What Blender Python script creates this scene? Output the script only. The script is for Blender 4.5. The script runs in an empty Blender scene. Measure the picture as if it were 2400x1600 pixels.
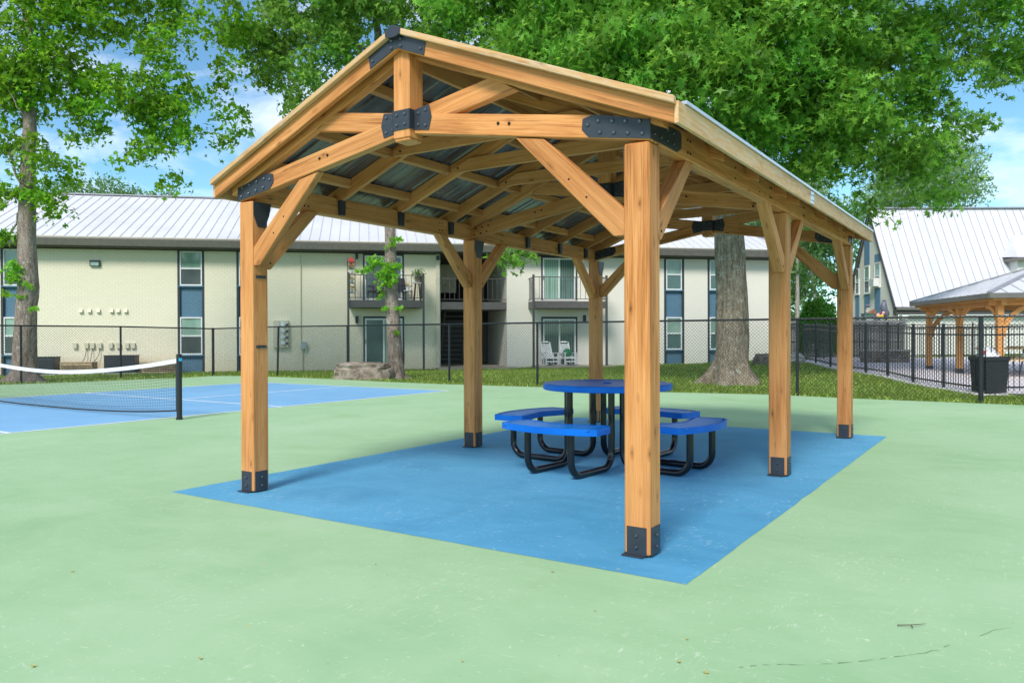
import bpy, bmesh, math, random
import numpy as np
from mathutils import Vector, Matrix, noise as mnoise
random.seed(7); RNG = np.random.default_rng(11)
C = bpy.context.scene.collection
PI = math.pi
# ------------------------------------------------------------------ camera calibration (metres, world x = across pavilion gable, y = along its ridge)
F_PX, PITCH, ROLL, YAW, CAM_H = 1821.99, -0.0058708, -0.0031467, -0.5823059, 1.2
_cy, _sy = math.cos(YAW), math.sin(YAW)
_f0 = np.array([_sy, _cy, 0]); _r0 = np.array([_cy, -_sy, 0]); _u0 = np.array([0, 0, 1.])
FW = _f0 * math.cos(PITCH) + _u0 * math.sin(PITCH)
_u = _u0 * math.cos(PITCH) - _f0 * math.sin(PITCH)
RT = _r0 * math.cos(ROLL) + _u * math.sin(ROLL)
UP = _u * math.cos(ROLL) - _r0 * math.sin(ROLL)
CAM = np.array([0, 0, CAM_H])
def ray(px, py): return FW + RT * (px - 1200) / F_PX - UP * (py - 800) / F_PX
def gz(px, py, z=0.0):                      # point on a level plane
    d = ray(px, py); return CAM + d * ((z - CAM_H) / d[2])
def dp(px, py, d): return CAM + ray(px, py) * d      # point at a distance along the view axis

# ------------------------------------------------------------------ mesh helpers
ROOTM = {}
def top(o):
    while o.parent: o = o.parent
    return o
class MB:
    def __init__(s): s.v = []; s.f = []; s.m = []; s.mi = 0
    def add(s, vs, fs):
        b = len(s.v); s.v += [tuple(map(float, p)) for p in vs]
        for f in fs: s.f.append([b + i for i in f]); s.m.append(s.mi)
    def box(s, x0, x1, y0, y1, z0, z1):
        s.add([(x0,y0,z0),(x1,y0,z0),(x1,y1,z0),(x0,y1,z0),(x0,y0,z1),(x1,y0,z1),(x1,y1,z1),(x0,y1,z1)],
              [(3,2,1,0),(4,5,6,7),(0,1,5,4),(1,2,6,5),(2,3,7,6),(3,0,4,7)]); return s
    def prism(s, poly, vec):
        n = len(poly); vec = Vector(vec); P = [Vector(p) for p in poly]
        nrm = Vector((0, 0, 0))
        for i in range(n): nrm += P[i].cross(P[(i + 1) % n])
        if nrm.dot(vec) > 0: P.reverse()
        s.add(P + [p + vec for p in P], [tuple(range(n)), tuple(range(2*n-1, n-1, -1))] + [((i+1) % n, i, n+i, n+(i+1) % n) for i in range(n)]); return s
    def beam(s, p0, p1, w, h, up=(0, 0, 1)):
        p0, p1 = Vector(p0), Vector(p1); d = (p1 - p0).normalized(); up = Vector(up)
        if abs(d.dot(up)) > .99: up = Vector((0, 1, 0))
        sx = d.cross(up).normalized() * (w / 2); sz = sx.cross(d).normalized() * (h / 2)
        a = [p0 - sx - sz, p0 + sx - sz, p0 + sx + sz, p0 - sx + sz]
        s.add(a + [q + (p1 - p0) for q in a], [(3,2,1,0),(4,5,6,7),(0,1,5,4),(1,2,6,5),(2,3,7,6),(3,0,4,7)]); return s
    def tube(s, pts, r, n=8, cap=True):
        pts = [Vector(p) for p in pts]; k = len(pts)
        rr = r if isinstance(r, (list, tuple)) else [r] * k
        t0 = (pts[1] - pts[0]).normalized(); a = Vector((0, 0, 1)) if abs(t0.z) < .9 else Vector((1, 0, 0))
        u = t0.cross(a).normalized(); vs = []
        for i in range(k):
            t = (pts[min(i+1, k-1)] - pts[max(i-1, 0)]).normalized()
            u = (u - t * u.dot(t)).normalized(); w = t.cross(u)
            vs += [pts[i] + (u * math.cos(2*PI*j/n) + w * math.sin(2*PI*j/n)) * rr[i] for j in range(n)]
        fs = [(i*n+j, i*n+(j+1) % n, (i+1)*n+(j+1) % n, (i+1)*n+j) for i in range(k-1) for j in range(n)]
        if cap: fs += [tuple(range(n-1, -1, -1)), tuple((k-1)*n+j for j in range(n))]
        s.add(vs, fs); return s
    def cyl(s, c, r, z0, z1, n=16, r2=None):
        return s.tube([(c[0], c[1], z0), (c[0], c[1], z1)], [r, r if r2 is None else r2], n)
    def ball(s, c, rx, ry=None, rz=None, n=10, m=7):
        ry = rx if ry is None else ry; rz = rx if rz is None else rz
        vs = [(c[0], c[1], c[2]-rz)]
        for i in range(1, m):
            a = -PI/2 + PI*i/m
            vs += [(c[0]+rx*math.cos(a)*math.cos(2*PI*j/n), c[1]+ry*math.cos(a)*math.sin(2*PI*j/n), c[2]+rz*math.sin(a)) for j in range(n)]
        vs.append((c[0], c[1], c[2]+rz)); L = len(vs)-1
        fs = [(0, 1+(j+1) % n, 1+j) for j in range(n)]
        for i in range(m-2): fs += [(1+i*n+j, 1+i*n+(j+1) % n, 1+(i+1)*n+(j+1) % n, 1+(i+1)*n+j) for j in range(n)]
        fs += [(1+(m-2)*n+j, 1+(m-2)*n+(j+1) % n, L) for j in range(n)]
        s.add(vs, fs); return s
    def build(s, name, mat, parent=None, world=False, smooth=False, bevel=0, angle=None):
        me = bpy.data.meshes.new(name); me.from_pydata(s.v, [], s.f)
        mats = mat if isinstance(mat, (list, tuple)) else [mat]
        for m in mats: me.materials.append(m)
        if len(mats) > 1: me.polygons.foreach_set('material_index', s.m)
        o = bpy.data.objects.new(name, me); C.objects.link(o)
        if parent:
            if world: me.transform(ROOTM[top(parent).name].inverted())
            o.parent = parent
        if bevel:
            bm = bmesh.new(); bm.from_mesh(me)
            bmesh.ops.bevel(bm, geom=[e for e in bm.edges], offset=bevel, segments=1, affect='EDGES', clamp_overlap=True)
            bm.to_mesh(me); bm.free()
        if smooth:
            me.polygons.foreach_set('use_smooth', [True]*len(me.polygons))
            if angle: me.set_sharp_from_angle(angle=angle)
        me.update()
        return o
def tag(o, label=None, cat=None, group=None, kind=None):
    if label: o['label'] = label
    if cat: o['category'] = cat
    if group: o['group'] = group
    if kind: o['kind'] = kind
    return o
def empty(name, loc, rz=0, label=None, cat=None, group=None):
    o = bpy.data.objects.new(name, None); C.objects.link(o); o.empty_display_size = .2
    o.location = tuple(map(float, loc)); o.rotation_euler = (0, 0, rz)
    ROOTM[o.name] = Matrix.Translation(Vector(tuple(map(float, loc)))) @ Matrix.Rotation(rz, 4, 'Z')
    return tag(o, label, cat, group)
def copy_tree(o, loc=None, rz=None, label=None):
    def rec(a, par):
        c = a.copy(); C.objects.link(c); c.parent = par
        for ch in list(a.children): rec(ch, c)
        return c
    kids = list(o.children)
    c = o.copy(); C.objects.link(c)
    for ch in kids: rec(ch, c)
    if loc is not None: c.location = tuple(map(float, loc))
    if rz is not None: c.rotation_euler = (0, 0, rz)
    if label: c['label'] = label
    ROOTM[c.name] = Matrix.Translation(Vector(c.location)) @ Matrix.Rotation(c.rotation_euler[2], 4, 'Z')
    return c
def timber(name, poly, vec, direction, mat, parent, bevel=.004):
    """prism of wood whose grain runs along `direction` (world coordinates)"""
    d = Vector(direction).normalized(); a = Vector((0, 0, 1)) if abs(d.z) < .9 else Vector((0, 1, 0))
    y = a.cross(d).normalized(); z = d.cross(y)
    P = [Vector(p) for p in poly]; o = sum(P, Vector()) / len(P)
    M = Matrix((( d.x, y.x, z.x, o.x), (d.y, y.y, z.y, o.y), (d.z, y.z, z.z, o.z), (0, 0, 0, 1)))
    Mi = M.inverted(); R = Mi.to_3x3()
    mb = MB().prism([Mi @ p for p in P], R @ Vector(vec))
    ob = mb.build(name, mat, None, bevel=bevel)
    ob.parent = parent; ob.matrix_basis = ROOTM[top(parent).name].inverted() @ M if parent.parent is None else M
    return ob
def straight(name, p0, p1, w, h, mat, parent, up=(0, 0, 1), bevel=.004):
    p0, p1 = Vector(p0), Vector(p1); d = (p1 - p0).normalized(); up = Vector(up)
    if abs(d.dot(up)) > .99: up = Vector((0, 1, 0))
    sx = d.cross(up).normalized() * (w / 2); sz = sx.cross(d).normalized() * (h / 2)
    return timber(name, [p0 - sx - sz, p0 + sx - sz, p0 + sx + sz, p0 - sx + sz], p1 - p0, d, mat, parent, bevel)

# ------------------------------------------------------------------ materials
class NT:
    def __init__(s, name):
        s.mat = bpy.data.materials.new(name); s.mat.use_nodes = True; s.t = s.mat.node_tree
        s.b = s.t.nodes['Principled BSDF']; s.out = s.t.nodes['Material Output']
    def n(s, typ, **kw):
        nd = s.t.nodes.new(typ)
        for k, v in kw.items():
            if k in nd.inputs.keys(): s.set(nd, k, v)
            else: setattr(nd, k, v)
        return nd
    def set(s, nd, k, v):
        if isinstance(v, bpy.types.NodeSocket): s.t.links.new(v, nd.inputs[k])
        else: nd.inputs[k].default_value = v
    def link(s, a, nd, k): s.t.links.new(a, nd.inputs[k])
    def obj(s): return s.n('ShaderNodeTexCoord').outputs['Object']
    def mapping(s, v, scale=(1, 1, 1), loc=(0, 0, 0)):
        m = s.n('ShaderNodeMapping'); s.link(v, m, 'Vector'); m.inputs['Scale'].default_value = scale; m.inputs['Location'].default_value = loc
        return m.outputs[0]
    def noise(s, v, scale, detail=4, rough=.55, dist=0):
        n = s.n('ShaderNodeTexNoise'); s.link(v, n, 'Vector')
        n.inputs['Scale'].default_value = scale; n.inputs['Detail'].default_value = detail; n.inputs['Roughness'].default_value = rough; n.inputs['Distortion'].default_value = dist
        return n.outputs['Fac']
    def ramp(s, fac, stops):
        r = s.n('ShaderNodeValToRGB'); s.link(fac, r, 'Fac'); e = r.color_ramp.elements
        while len(e) < len(stops): e.new(.5)
        for el, (p, c) in zip(e, stops): el.position = p; el.color = c if len(c) == 4 else (*c, 1)
        return r.outputs['Color']
    def mix(s, fac, a, b, mode='MIX'):
        m = s.n('ShaderNodeMix', data_type='RGBA', blend_type=mode)
        for i, v in ((0, fac), (6, a), (7, b)):
            if isinstance(v, bpy.types.NodeSocket): s.t.links.new(v, m.inputs[i])
            elif i == 0: m.inputs[0].default_value = v
            else: m.inputs[i].default_value = (*v, 1) if len(v) == 3 else v
        return m.outputs[2]
    def math(s, op, a, b=0.0):
        m = s.n('ShaderNodeMath', operation=op)
        for i, v in ((0, a), (1, b)):
            if isinstance(v, bpy.types.NodeSocket): s.t.links.new(v, m.inputs[i])
            else: m.inputs[i].default_value = v
        return m.outputs[0]
    def bump(s, h, strength=.3, dist=.02):
        b = s.n('ShaderNodeBump'); s.link(h, b, 'Height'); b.inputs['Strength'].default_value = strength; b.inputs['Distance'].default_value = dist
        s.link(b.outputs[0], s.b, 'Normal')
    def fin(s, col=None, rough=.6, metal=0, spec=.5):
        if col is not None:
            if isinstance(col, bpy.types.NodeSocket): s.link(col, s.b, 'Base Color')
            else: s.b.inputs['Base Color'].default_value = (*col, 1)
        if isinstance(rough, bpy.types.NodeSocket): s.link(rough, s.b, 'Roughness')
        else: s.b.inputs['Roughness'].default_value = rough
        s.b.inputs['Metallic'].default_value = metal; s.b.inputs['Specular IOR Level'].default_value = spec
        return s.mat
def plain(name, col, rough=.6, metal=0, var=.12, scale=6, spec=.5):
    n = NT(name); v = n.obj(); f = n.noise(v, scale, 5)
    c = n.ramp(f, [(.3, tuple(x*(1-var) for x in col)), (.7, tuple(min(1, x*(1+var)) for x in col))])
    return n.fin(c, rough, metal, spec)

def wood_mat(name, dark, mid, light, weather=0.0):
    n = NT(name); oi = n.n('ShaderNodeObjectInfo'); tc = n.obj()
    off = n.n('ShaderNodeVectorMath', operation='SCALE'); off.inputs[0].default_value = (37., 11., 23.); n.link(oi.outputs['Random'], off, 'Scale')
    ad = n.n('ShaderNodeVectorMath', operation='ADD'); n.link(tc, ad, 0) if False else n.t.links.new(tc, ad.inputs[0]); n.t.links.new(off.outputs[0], ad.inputs[1])
    v = ad.outputs[0]
    g1 = n.noise(n.mapping(v, (.8, 11, 11)), 1.6, 6, .6, .6)
    g2 = n.noise(n.mapping(v, (1.6, 60, 60)), 2.0, 3, .6)
    g3 = n.noise(v, 1.3, 3)
    g = n.math('ADD', n.math('MULTIPLY', g1, .55), n.math('MULTIPLY', g2, .45))
    col = n.ramp(g, [(.33, dark), (.5, mid), (.66, light)])
    col = n.mix(n.ramp(g3, [(.35, (0, 0, 0)), (.72, (.55, .55, .55))]), col, light)
    vo = n.n('ShaderNodeTexVoronoi'); n.link(n.mapping(v, (2.3, 6.5, 6.5)), vo, 'Vector'); vo.inputs['Scale'].default_value = 1.7
    k = n.ramp(vo.outputs['Distance'], [(.045, (1, 1, 1)), (.11, (0, 0, 0))])
    col = n.mix(n.math('MULTIPLY', k, .75), col, tuple(x*.35 for x in dark))
    ck = n.noise(n.mapping(v, (.55, 42, 42)), 2.4, 3, .5); col = n.mix(n.ramp(ck, [(.665, (0, 0, 0)), (.70, (.75, .75, .75))]), col, tuple(x*.4 for x in dark))
    ring = n.ramp(vo.outputs['Distance'], [(.07, (0, 0, 0)), (.12, (.4, .4, .4)), (.2, (0, 0, 0))])
    col = n.mix(ring, col, dark)
    if weather:
        w = n.ramp(n.noise(n.mapping(v, (2.5, 22, 22)), 3, 6, .7), [(.45, (0, 0, 0)), (.62, (1, 1, 1))])
        col = n.mix(n.math('MULTIPLY', w, weather), col, (.62, .5, .36))
    else:
        w = n.ramp(n.noise(n.mapping(v, (3, 9, 9)), 2.2, 8, .75), [(.66, (0, 0, 0)), (.74, (1, 1, 1))])
        col = n.mix(n.math('MULTIPLY', w, .4), col, (.75, .6, .4))
    hs = n.n('ShaderNodeHueSaturation'); n.link(col, hs, 'Color')
    n.link(n.math('ADD', n.math('MULTIPLY', oi.outputs['Random'], .3), .86), hs, 'Value')
    n.bump(g, .3, .004)
    return n.fin(hs.outputs[0], .62, 0, .3)
M = {}
M['cedar'] = wood_mat('cedar_timber', (.28, .092, .021), (.56, .218, .062), (.74, .352, .130))
M['cedar_weathered'] = wood_mat('weathered_cedar', (.36, .165, .055), (.60, .31, .115), (.74, .46, .22), .65)
M['gazebo_wood'] = wood_mat('stained_gazebo_timber', (.38, .15, .04), (.62, .28, .08), (.76, .39, .14))
M['black_steel'] = plain('black_powder_coat', (.030, .035, .046), .42, 0, .2, 9)
M['fence_black'] = plain('black_vinyl_coat', (.014, .015, .02), .35, 0, .2, 9)
M['bolt'] = plain('zinc_bolt', (.13, .14, .17), .35, .8)
M['bolt_dark'] = plain('dark_bolt', (.012, .012, .014), .4, .3)
M['silver'] = plain('galvanised_trim', (.62, .64, .68), .35, .7)
M['tube_black'] = plain('gloss_black_tube', (.008, .008, .010), .16, 0, .2)
M['white_paint'] = plain('white_paint', (.80, .80, .79), .45, 0, .04)
M['white_plastic'] = plain('white_plastic', (.78, .78, .77), .4, 0, .04)
M['cream_metal'] = plain('cream_painted_metal', (.60, .565, .44), .5, 0, .05)
M['dark_trim'] = plain('dark_trim', (.035, .042, .055), .5)
M['bronze'] = plain('bronze_gutter', (.17, .158, .14), .42, .2)
M['soffit'] = plain('dark_soffit', (.085, .08, .075), .7)
M['grey_rail'] = plain('grey_painted_steel', (.085, .08, .08), .5)
M['deck_grey'] = plain('grey_deck_fascia', (.115, .108, .105), .6)
M['concrete'] = plain('pale_concrete', (.71, .66, .70), .85, 0, .08, 3)
M['concrete_warm'] = plain('warm_concrete', (.45, .38, .30), .85, 0, .15, 3)
M['bin'] = plain('black_bin_plastic', (.022, .023, .027), .5)
M['bag'] = plain('white_bin_bag', (.8, .8, .82), .35)
M['red'] = plain('red_paper', (.6, .05, .04), .5)
M['green_cloth'] = plain('green_cloth', (.03, .19, .09), .8)
M['brown'] = plain('dark_brown', (.09, .05, .03), .6)
M['terracotta'] = plain('terracotta', (.38, .14, .06), .7)
M['yellow'] = plain('yellow_flower', (.75, .5, .03), .6)
M['pink'] = plain('pink_enamel', (.75, .38, .33), .5)
M['purple'] = plain('purple_enamel', (.12, .04, .13), .5)
M['slate'] = plain('slate_enamel', (.13, .13, .18), .45)
M['green_box'] = plain('dark_green_box', (.09, .16, .14), .5)
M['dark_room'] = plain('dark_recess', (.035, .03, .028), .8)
M['lamp_glow'] = plain('lamp_shade', (.7, .5, .2), .5)
M['ac_dark'] = plain('dark_condenser', (.035, .04, .047), .5)
M['ac_tan'] = plain('rusty_tan_condenser', (.42, .31, .19), .7, 0, .35, 7)
M['net_black'] = plain('black_net_cord', (.02, .022, .025), .7)
M['cyan'] = plain('cyan_sticker', (.03, .42, .75), .4)
M['grey_cloth'] = plain('dark_mesh_cloth', (.05, .05, .065), .7)
M['grey_meter'] = plain('grey_box', (.42, .47, .45), .5)
M['privacy'] = wood_mat('weathered_grey_boards', (.10, .10, .105), (.16, .155, .16), (.23, .22, .22))
M['table_wood'] = wood_mat('picnic_table_boards', (.35, .22, .09), (.55, .38, .17), (.66, .48, .25))

def blue_plastisol():
    n = NT('blue_plastisol'); f = n.noise(n.obj(), 5, 3)
    c = n.ramp(f, [(.3, (.0, .125, .56)), (.7, (.0, .175, .70))])
    return n.fin(c, .42, 0, .22)
M['blue'] = blue_plastisol()
M['blue_mesh'] = plain('blue_coated_mesh', (.012, .24, .70), .3, 0, .12, 20, .6)  # lighter blue than the frame, standing in for the coated mesh's sheen

def paint_mat(name, a, b, c, scuff, seed, dark=None, scuff_amt=.55):
    n = NT(name); v = n.mapping(n.obj(), (1, 1, 1), (seed, seed*.7, 0))
    big = n.noise(v, .35, 4, .55, .4); mid = n.noise(v, 1.7, 6, .65, .8)
    f = n.math('ADD', n.math('MULTIPLY', big, .6), n.math('MULTIPLY', mid, .4))
    col = n.ramp(f, [(.36, a), (.5, b), (.64, c)])
    # roller streaks
    st = n.noise(n.mapping(v, (.7, 4.5, 1)), 1.6, 5, .6)
    col = n.mix(n.ramp(st, [(.45, (0, 0, 0)), (.75, (.35, .35, .35))]), col, c)
    # pale scuffs and scratches
    s1 = n.noise(n.mapping(v, (14, 4.5, 1)), 2.4, 8, .75, .5)
    k1 = n.ramp(s1, [(.575, (0, 0, 0)), (.64, (1, 1, 1))])
    gate = n.ramp(n.noise(v, 1.1, 3), [(.45, (0, 0, 0)), (.6, (1, 1, 1))])
    k1 = n.mix(1.0, k1, gate, 'MULTIPLY')
    col = n.mix(n.math('MULTIPLY', k1, scuff_amt), col, scuff)
    s2 = n.noise(n.mapping(v, (5, 17, 1)), 3.2, 6, .7, .4)
    k2 = n.ramp(s2, [(.615, (0, 0, 0)), (.66, (1, 1, 1))])
    col = n.mix(n.math('MULTIPLY', k2, scuff_amt*.9), col, scuff)
    # grit: small dark and pale specks
    for sc, th, cc, am in ((5.5, .022, (.05, .06, .04), .85), (9.0, .036, scuff, .7), (14.0, .042, scuff, .65), (3.1, .030, (.50, .44, .16), .6), (17.0, .05, (.14, .2, .12), .6)):
        vo = n.n('ShaderNodeTexVoronoi'); n.link(n.mapping(v, (1, 1, 1), (sc, 3*sc, 0)), vo, 'Vector'); vo.inputs['Scale'].default_value = sc*.62
        k = n.ramp(vo.outputs['Distance'], [(th*.7, (1, 1, 1)), (th, (0, 0, 0))])
        sel = n.ramp(n.noise(v, sc*.45, 2), [(.43, (0, 0, 0)), (.5, (1, 1, 1))])
        col = n.mix(n.math('MULTIPLY', n.mix(1.0, k, sel, 'MULTIPLY'), am), col, cc)
    if dark:
        dk = n.ramp(n.noise(v, .8, 5, .6, .5), [(.55, (0, 0, 0)), (.75, (.6, .6, .6))]); col = n.mix(dk, col, dark)
    fg = n.noise(v, 120, 3, .7); col = n.mix(n.ramp(fg, [(.3, (0, 0, 0)), (.75, (.22, .22, .22))]), col, a)
    n.bump(fg, .12, .003)
    return n.fin(col, .72, 0, .3)
M['green_court'] = paint_mat('green_court_paint', (.28, .455, .245), (.33, .505, .29), (.38, .545, .335), (.70, .76, .62), 3.1, (.24, .40, .185), .5)
M['blue_pad'] = paint_mat('blue_pad_paint', (.062, .265, .45), (.088, .325, .535), (.12, .38, .595), (.55, .68, .76), 8.3, (.055, .21, .38), .55)
M['blue_court'] = paint_mat('pale_blue_court_paint', (.155, .35, .58), (.185, .395, .63), (.22, .44, .67), (.48, .60, .72), 5.7, None, .3)
M['line_white'] = plain('white_line_paint', (.78, .80, .80), .6, 0, .06, 8)

def brick_mat(name, c1, c2, mortar, stain=None):
    n = NT(name); v = n.obj(); sp = n.n('ShaderNodeSeparateXYZ'); n.link(v, sp, 0)
    cb = n.n('ShaderNodeCombineXYZ'); n.t.links.new(sp.outputs[0], cb.inputs[0]); n.t.links.new(sp.outputs[2], cb.inputs[1])
    bk = n.n('ShaderNodeTexBrick'); n.link(cb.outputs[0], bk, 'Vector')
    bk.inputs['Color1'].default_value = (*c1, 1); bk.inputs['Color2'].default_value = (*c2, 1); bk.inputs['Mortar'].default_value = (*mortar, 1)
    bk.inputs['Scale'].default_value = 1; bk.inputs['Brick Width'].default_value = .23; bk.inputs['Row Height'].default_value = .09
    bk.inputs['Mortar Size'].default_value = .008; bk.inputs['Mortar Smooth'].default_value = .3; bk.inputs['Bias'].default_value = 0
    col = bk.outputs['Color']
    f = n.noise(v, .7, 4); col = n.mix(n.ramp(f, [(.3, (0, 0, 0)), (.75, (.3, .3, .3))]), col, tuple(x*.9 for x in c1))
    f2 = n.noise(v, 14, 4); col = n.mix(n.ramp(f2, [(.5, (0, 0, 0)), (.8, (.25, .25, .25))]), col, mortar)
    if stain:   # red clay splashed up along the wall's foot
        z = n.math('ADD', sp.outputs[2], n.math('MULTIPLY', n.noise(v, 1.2, 4), .9))
        k = n.ramp(z, [(.0, (1, 1, 1)), (1.0, (0, 0, 0))]); col = n.mix(n.math('MULTIPLY', k, .45), col, stain)
    n.bump(bk.outputs['Fac'], -.25, .006)
    return n.fin(col, .75, 0, .3)
M['brick'] = brick_mat('cream_painted_brick', (.80, .745, .575), (.83, .775, .61), (.65, .60, .46), (.70, .50, .28))
M['brick_lit'] = brick_mat('lit_painted_brick', (.82, .78, .68), (.84, .80, .71), (.69, .65, .57))  # paler copy of the cream brick, the right block's brighter light painted in
M['brick_blue'] = brick_mat('blue_painted_brick', (.105, .205, .295), (.12, .225, .32), (.07, .14, .21))
M['gable_blue'] = plain('hazed_blue_panel', (.13, .25, .38), .7, 0, .1, 5)  # blue lightened so that distance haze is painted into the panel colour
M['roof_seam_dark'] = plain('roof_seam_grey', (.42, .43, .47), .45, .05)  # darker grey seam colour for the clubhouse roof
M['siding_white'] = brick_mat('white_siding', (.84, .82, .75), (.85, .83, .76), (.72, .70, .64))

def roof_mat():
    n = NT('white_metal_roof'); v = n.obj(); f = n.noise(v, .5, 5); f2 = n.noise(n.mapping(v, (6, .7, .7)), 1.6, 6, .7)
    col = n.ramp(f, [(.3, (.60, .60, .645)), (.7, (.70, .70, .735))])
    col = n.mix(n.ramp(f2, [(.55, (0, 0, 0)), (.8, (.35, .35, .35))]), col, (.45, .42, .47))
    vo = n.n('ShaderNodeTexVoronoi'); n.link(v, vo, 'Vector'); vo.inputs['Scale'].default_value = 1.4
    col = n.mix(n.ramp(vo.outputs['Distance'], [(.03, (.8, .8, .8)), (.05, (0, 0, 0))]), col, (.2, .14, .1))
    return n.fin(col, .5, .05, .5)
M['roof_white'] = roof_mat()
M['roof_seam'] = plain('roof_seam', (.52, .52, .56), .45, .05)
M['roof_grey'] = plain('grey_metal_roof', (.36, .35, .38), .4, .3, .1)
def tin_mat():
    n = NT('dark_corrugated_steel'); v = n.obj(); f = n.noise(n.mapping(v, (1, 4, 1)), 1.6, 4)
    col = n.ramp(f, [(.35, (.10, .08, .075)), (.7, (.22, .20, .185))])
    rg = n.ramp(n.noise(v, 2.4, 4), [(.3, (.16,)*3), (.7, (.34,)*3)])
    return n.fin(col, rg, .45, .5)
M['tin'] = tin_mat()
def glass_mat(name, col, rough=.06, stripes=None):
    n = NT(name); c = col
    v = n.obj()
    if stripes:
        w = n.n('ShaderNodeTexWave', wave_type='BANDS', bands_direction='X'); n.link(v, w, 'Vector'); w.inputs['Scale'].default_value = stripes[1]; w.inputs['Distortion'].default_value = .6
        c = n.mix(w.outputs['Fac'], col, stripes[0])
    else:
        c = n.ramp(n.noise(v, 1.5, 2), [(.3, tuple(x*.8 for x in col)), (.7, tuple(x*1.15 for x in col))])
    m = n.fin(c, rough, 0, .8); return m
M['glass_pale'] = glass_mat('green_reflection_pane', (.24, .38, .31))  # light green reflection of the upper sashes put into the base colour
M['glass_dark'] = glass_mat('dark_screened_pane', (.055, .075, .075), .15)
M['glass_teal'] = glass_mat('teal_screen_pane', (.07, .14, .125), .2)
M['glass_blind'] = glass_mat('pane_with_vertical_blinds', (.30, .45, .36), .08, ((.17, .29, .23), 3.1))
M['glass_blind_dark'] = glass_mat('pane_with_dark_blinds', (.12, .2, .17), .08, ((.05, .07, .06), 3.1))

def bark_mat(name, a, b, c):
    n = NT(name); v = n.obj(); g = n.noise(n.mapping(v, (1, 1, .22)), 16, 8, .7, .6); h = n.noise(v, 2.2, 4)
    col = n.ramp(g, [(.32, a), (.5, b), (.68, c)])
    col = n.mix(n.ramp(h, [(.5, (0, 0, 0)), (.75, (.5, .5, .5))]), col, c)
    li = n.noise(v, 5.5, 6, .7); col = n.mix(n.ramp(li, [(.56, (0, 0, 0)), (.66, (.8, .8, .8))]), col, (.40, .43, .38))
    fk = n.noise(n.mapping(v, (1, 1, .5)), 30, 4, .7); col = n.mix(n.ramp(fk, [(.56, (0, 0, 0)), (.68, (.8, .8, .8))]), col, tuple(min(1, x*1.5) for x in c)); col = n.mix(n.ramp(fk, [(.30, (.9, .9, .9)), (.42, (0, 0, 0))]), col, tuple(x*.5 for x in a))
    n.bump(g, .9, .03)
    return n.fin(col, .9, 0, .2)
M['bark_oak'] = bark_mat('oak_bark', (.07, .055, .04), (.20, .165, .12), (.33, .28, .21))
M['bark_maple'] = bark_mat('maple_bark', (.10, .075, .06), (.24, .185, .15), (.36, .30, .25))
M['bark_pale'] = bark_mat('pale_bark', (.16, .14, .12), (.34, .31, .27), (.5, .47, .42))
def leaf_mat(name, dark, light, trans=.44):
    n = NT(name); gi = n.n('ShaderNodeNewGeometry'); r = gi.outputs['Random Per Island']
    col = n.ramp(r, [(0, dark), (.6, tuple((a+b)/2 for a, b in zip(dark, light))), (1, light)])
    big = n.noise(n.obj(), 1.1, 3); hs = n.n('ShaderNodeHueSaturation'); n.link(col, hs, 'Color')
    n.link(n.math('ADD', n.math('MULTIPLY', big, .07), .465), hs, 'Hue'); n.link(n.math('ADD', n.math('MULTIPLY', big, 1.1), .50), hs, 'Value')
    m = n.fin(hs.outputs[0], .48, 0, .3)
    tr = n.n('ShaderNodeBsdfTranslucent'); hs2 = n.n('ShaderNodeHueSaturation'); n.link(hs.outputs[0], hs2, 'Color'); hs2.inputs['Value'].default_value = 1.7; hs2.inputs['Hue'].default_value = .485
    n.link(hs2.outputs[0], tr, 'Color')
    mx = n.n('ShaderNodeMixShader'); mx.inputs[0].default_value = trans
    n.t.links.new(n.b.outputs[0], mx.inputs[1]); n.t.links.new(tr.outputs[0], mx.inputs[2]); n.t.links.new(mx.outputs[0], n.out.inputs[0])
    return m
M['leaf_oak'] = leaf_mat('oak_leaf', (.042, .15, .010), (.24, .50, .066))
M['leaf_maple'] = leaf_mat('maple_leaf', (.050, .16, .006), (.23, .46, .028))
M['leaf_sweetgum'] = leaf_mat('sweetgum_leaf', (.062, .175, .017), (.25, .46, .075))
M['leaf_bright'] = leaf_mat('bright_leaf', (.12, .33, .02), (.26, .50, .05))
M['leaf_far'] = leaf_mat('far_leaf', (.08, .19, .05), (.17, .31, .10))
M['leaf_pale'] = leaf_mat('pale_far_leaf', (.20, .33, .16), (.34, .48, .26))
M['leaf_bush'] = leaf_mat('bush_leaf', (.025, .12, .010), (.07, .24, .02), .3)
M['grass_blade'] = leaf_mat('grass_blade', (.13, .22, .02), (.40, .50, .12), .4)
def ground_mat():
    n = NT('grass_soil'); v = n.obj(); f = n.noise(v, .8, 6, .65); g = n.noise(v, 9, 6, .7)
    col = n.ramp(g, [(.35, (.055, .11, .012)), (.55, (.13, .20, .03)), (.72, (.24, .30, .07))])
    col = n.mix(n.ramp(f, [(.45, (0, 0, 0)), (.7, (.5, .5, .5))]), col, (.09, .14, .022))
    n.bump(g, .8, .05)
    return n.fin(col, .95, 0, .1)
M['soil'] = ground_mat()
def rock_mat(name, a, b, c):
    n = NT(name); v = n.obj(); g = n.noise(v, 4, 8, .7, .6); col = n.ramp(g, [(.3, a), (.5, b), (.7, c)])
    vo = n.n('ShaderNodeTexVoronoi'); n.link(n.mapping(v, (1, 1, 2.5)), vo, 'Vector'); vo.inputs['Scale'].default_value = 3
    col = n.mix(n.ramp(vo.outputs['Distance'], [(.0, (.9, .9, .9)), (.32, (0, 0, 0))]), col, tuple(x*.5 for x in a))
    n.bump(g, .9, .06); return n.fin(col, .9, 0, .2)
M['rock'] = rock_mat('brown_limestone', (.10, .075, .055), (.30, .24, .19), (.48, .42, .37))
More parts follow.
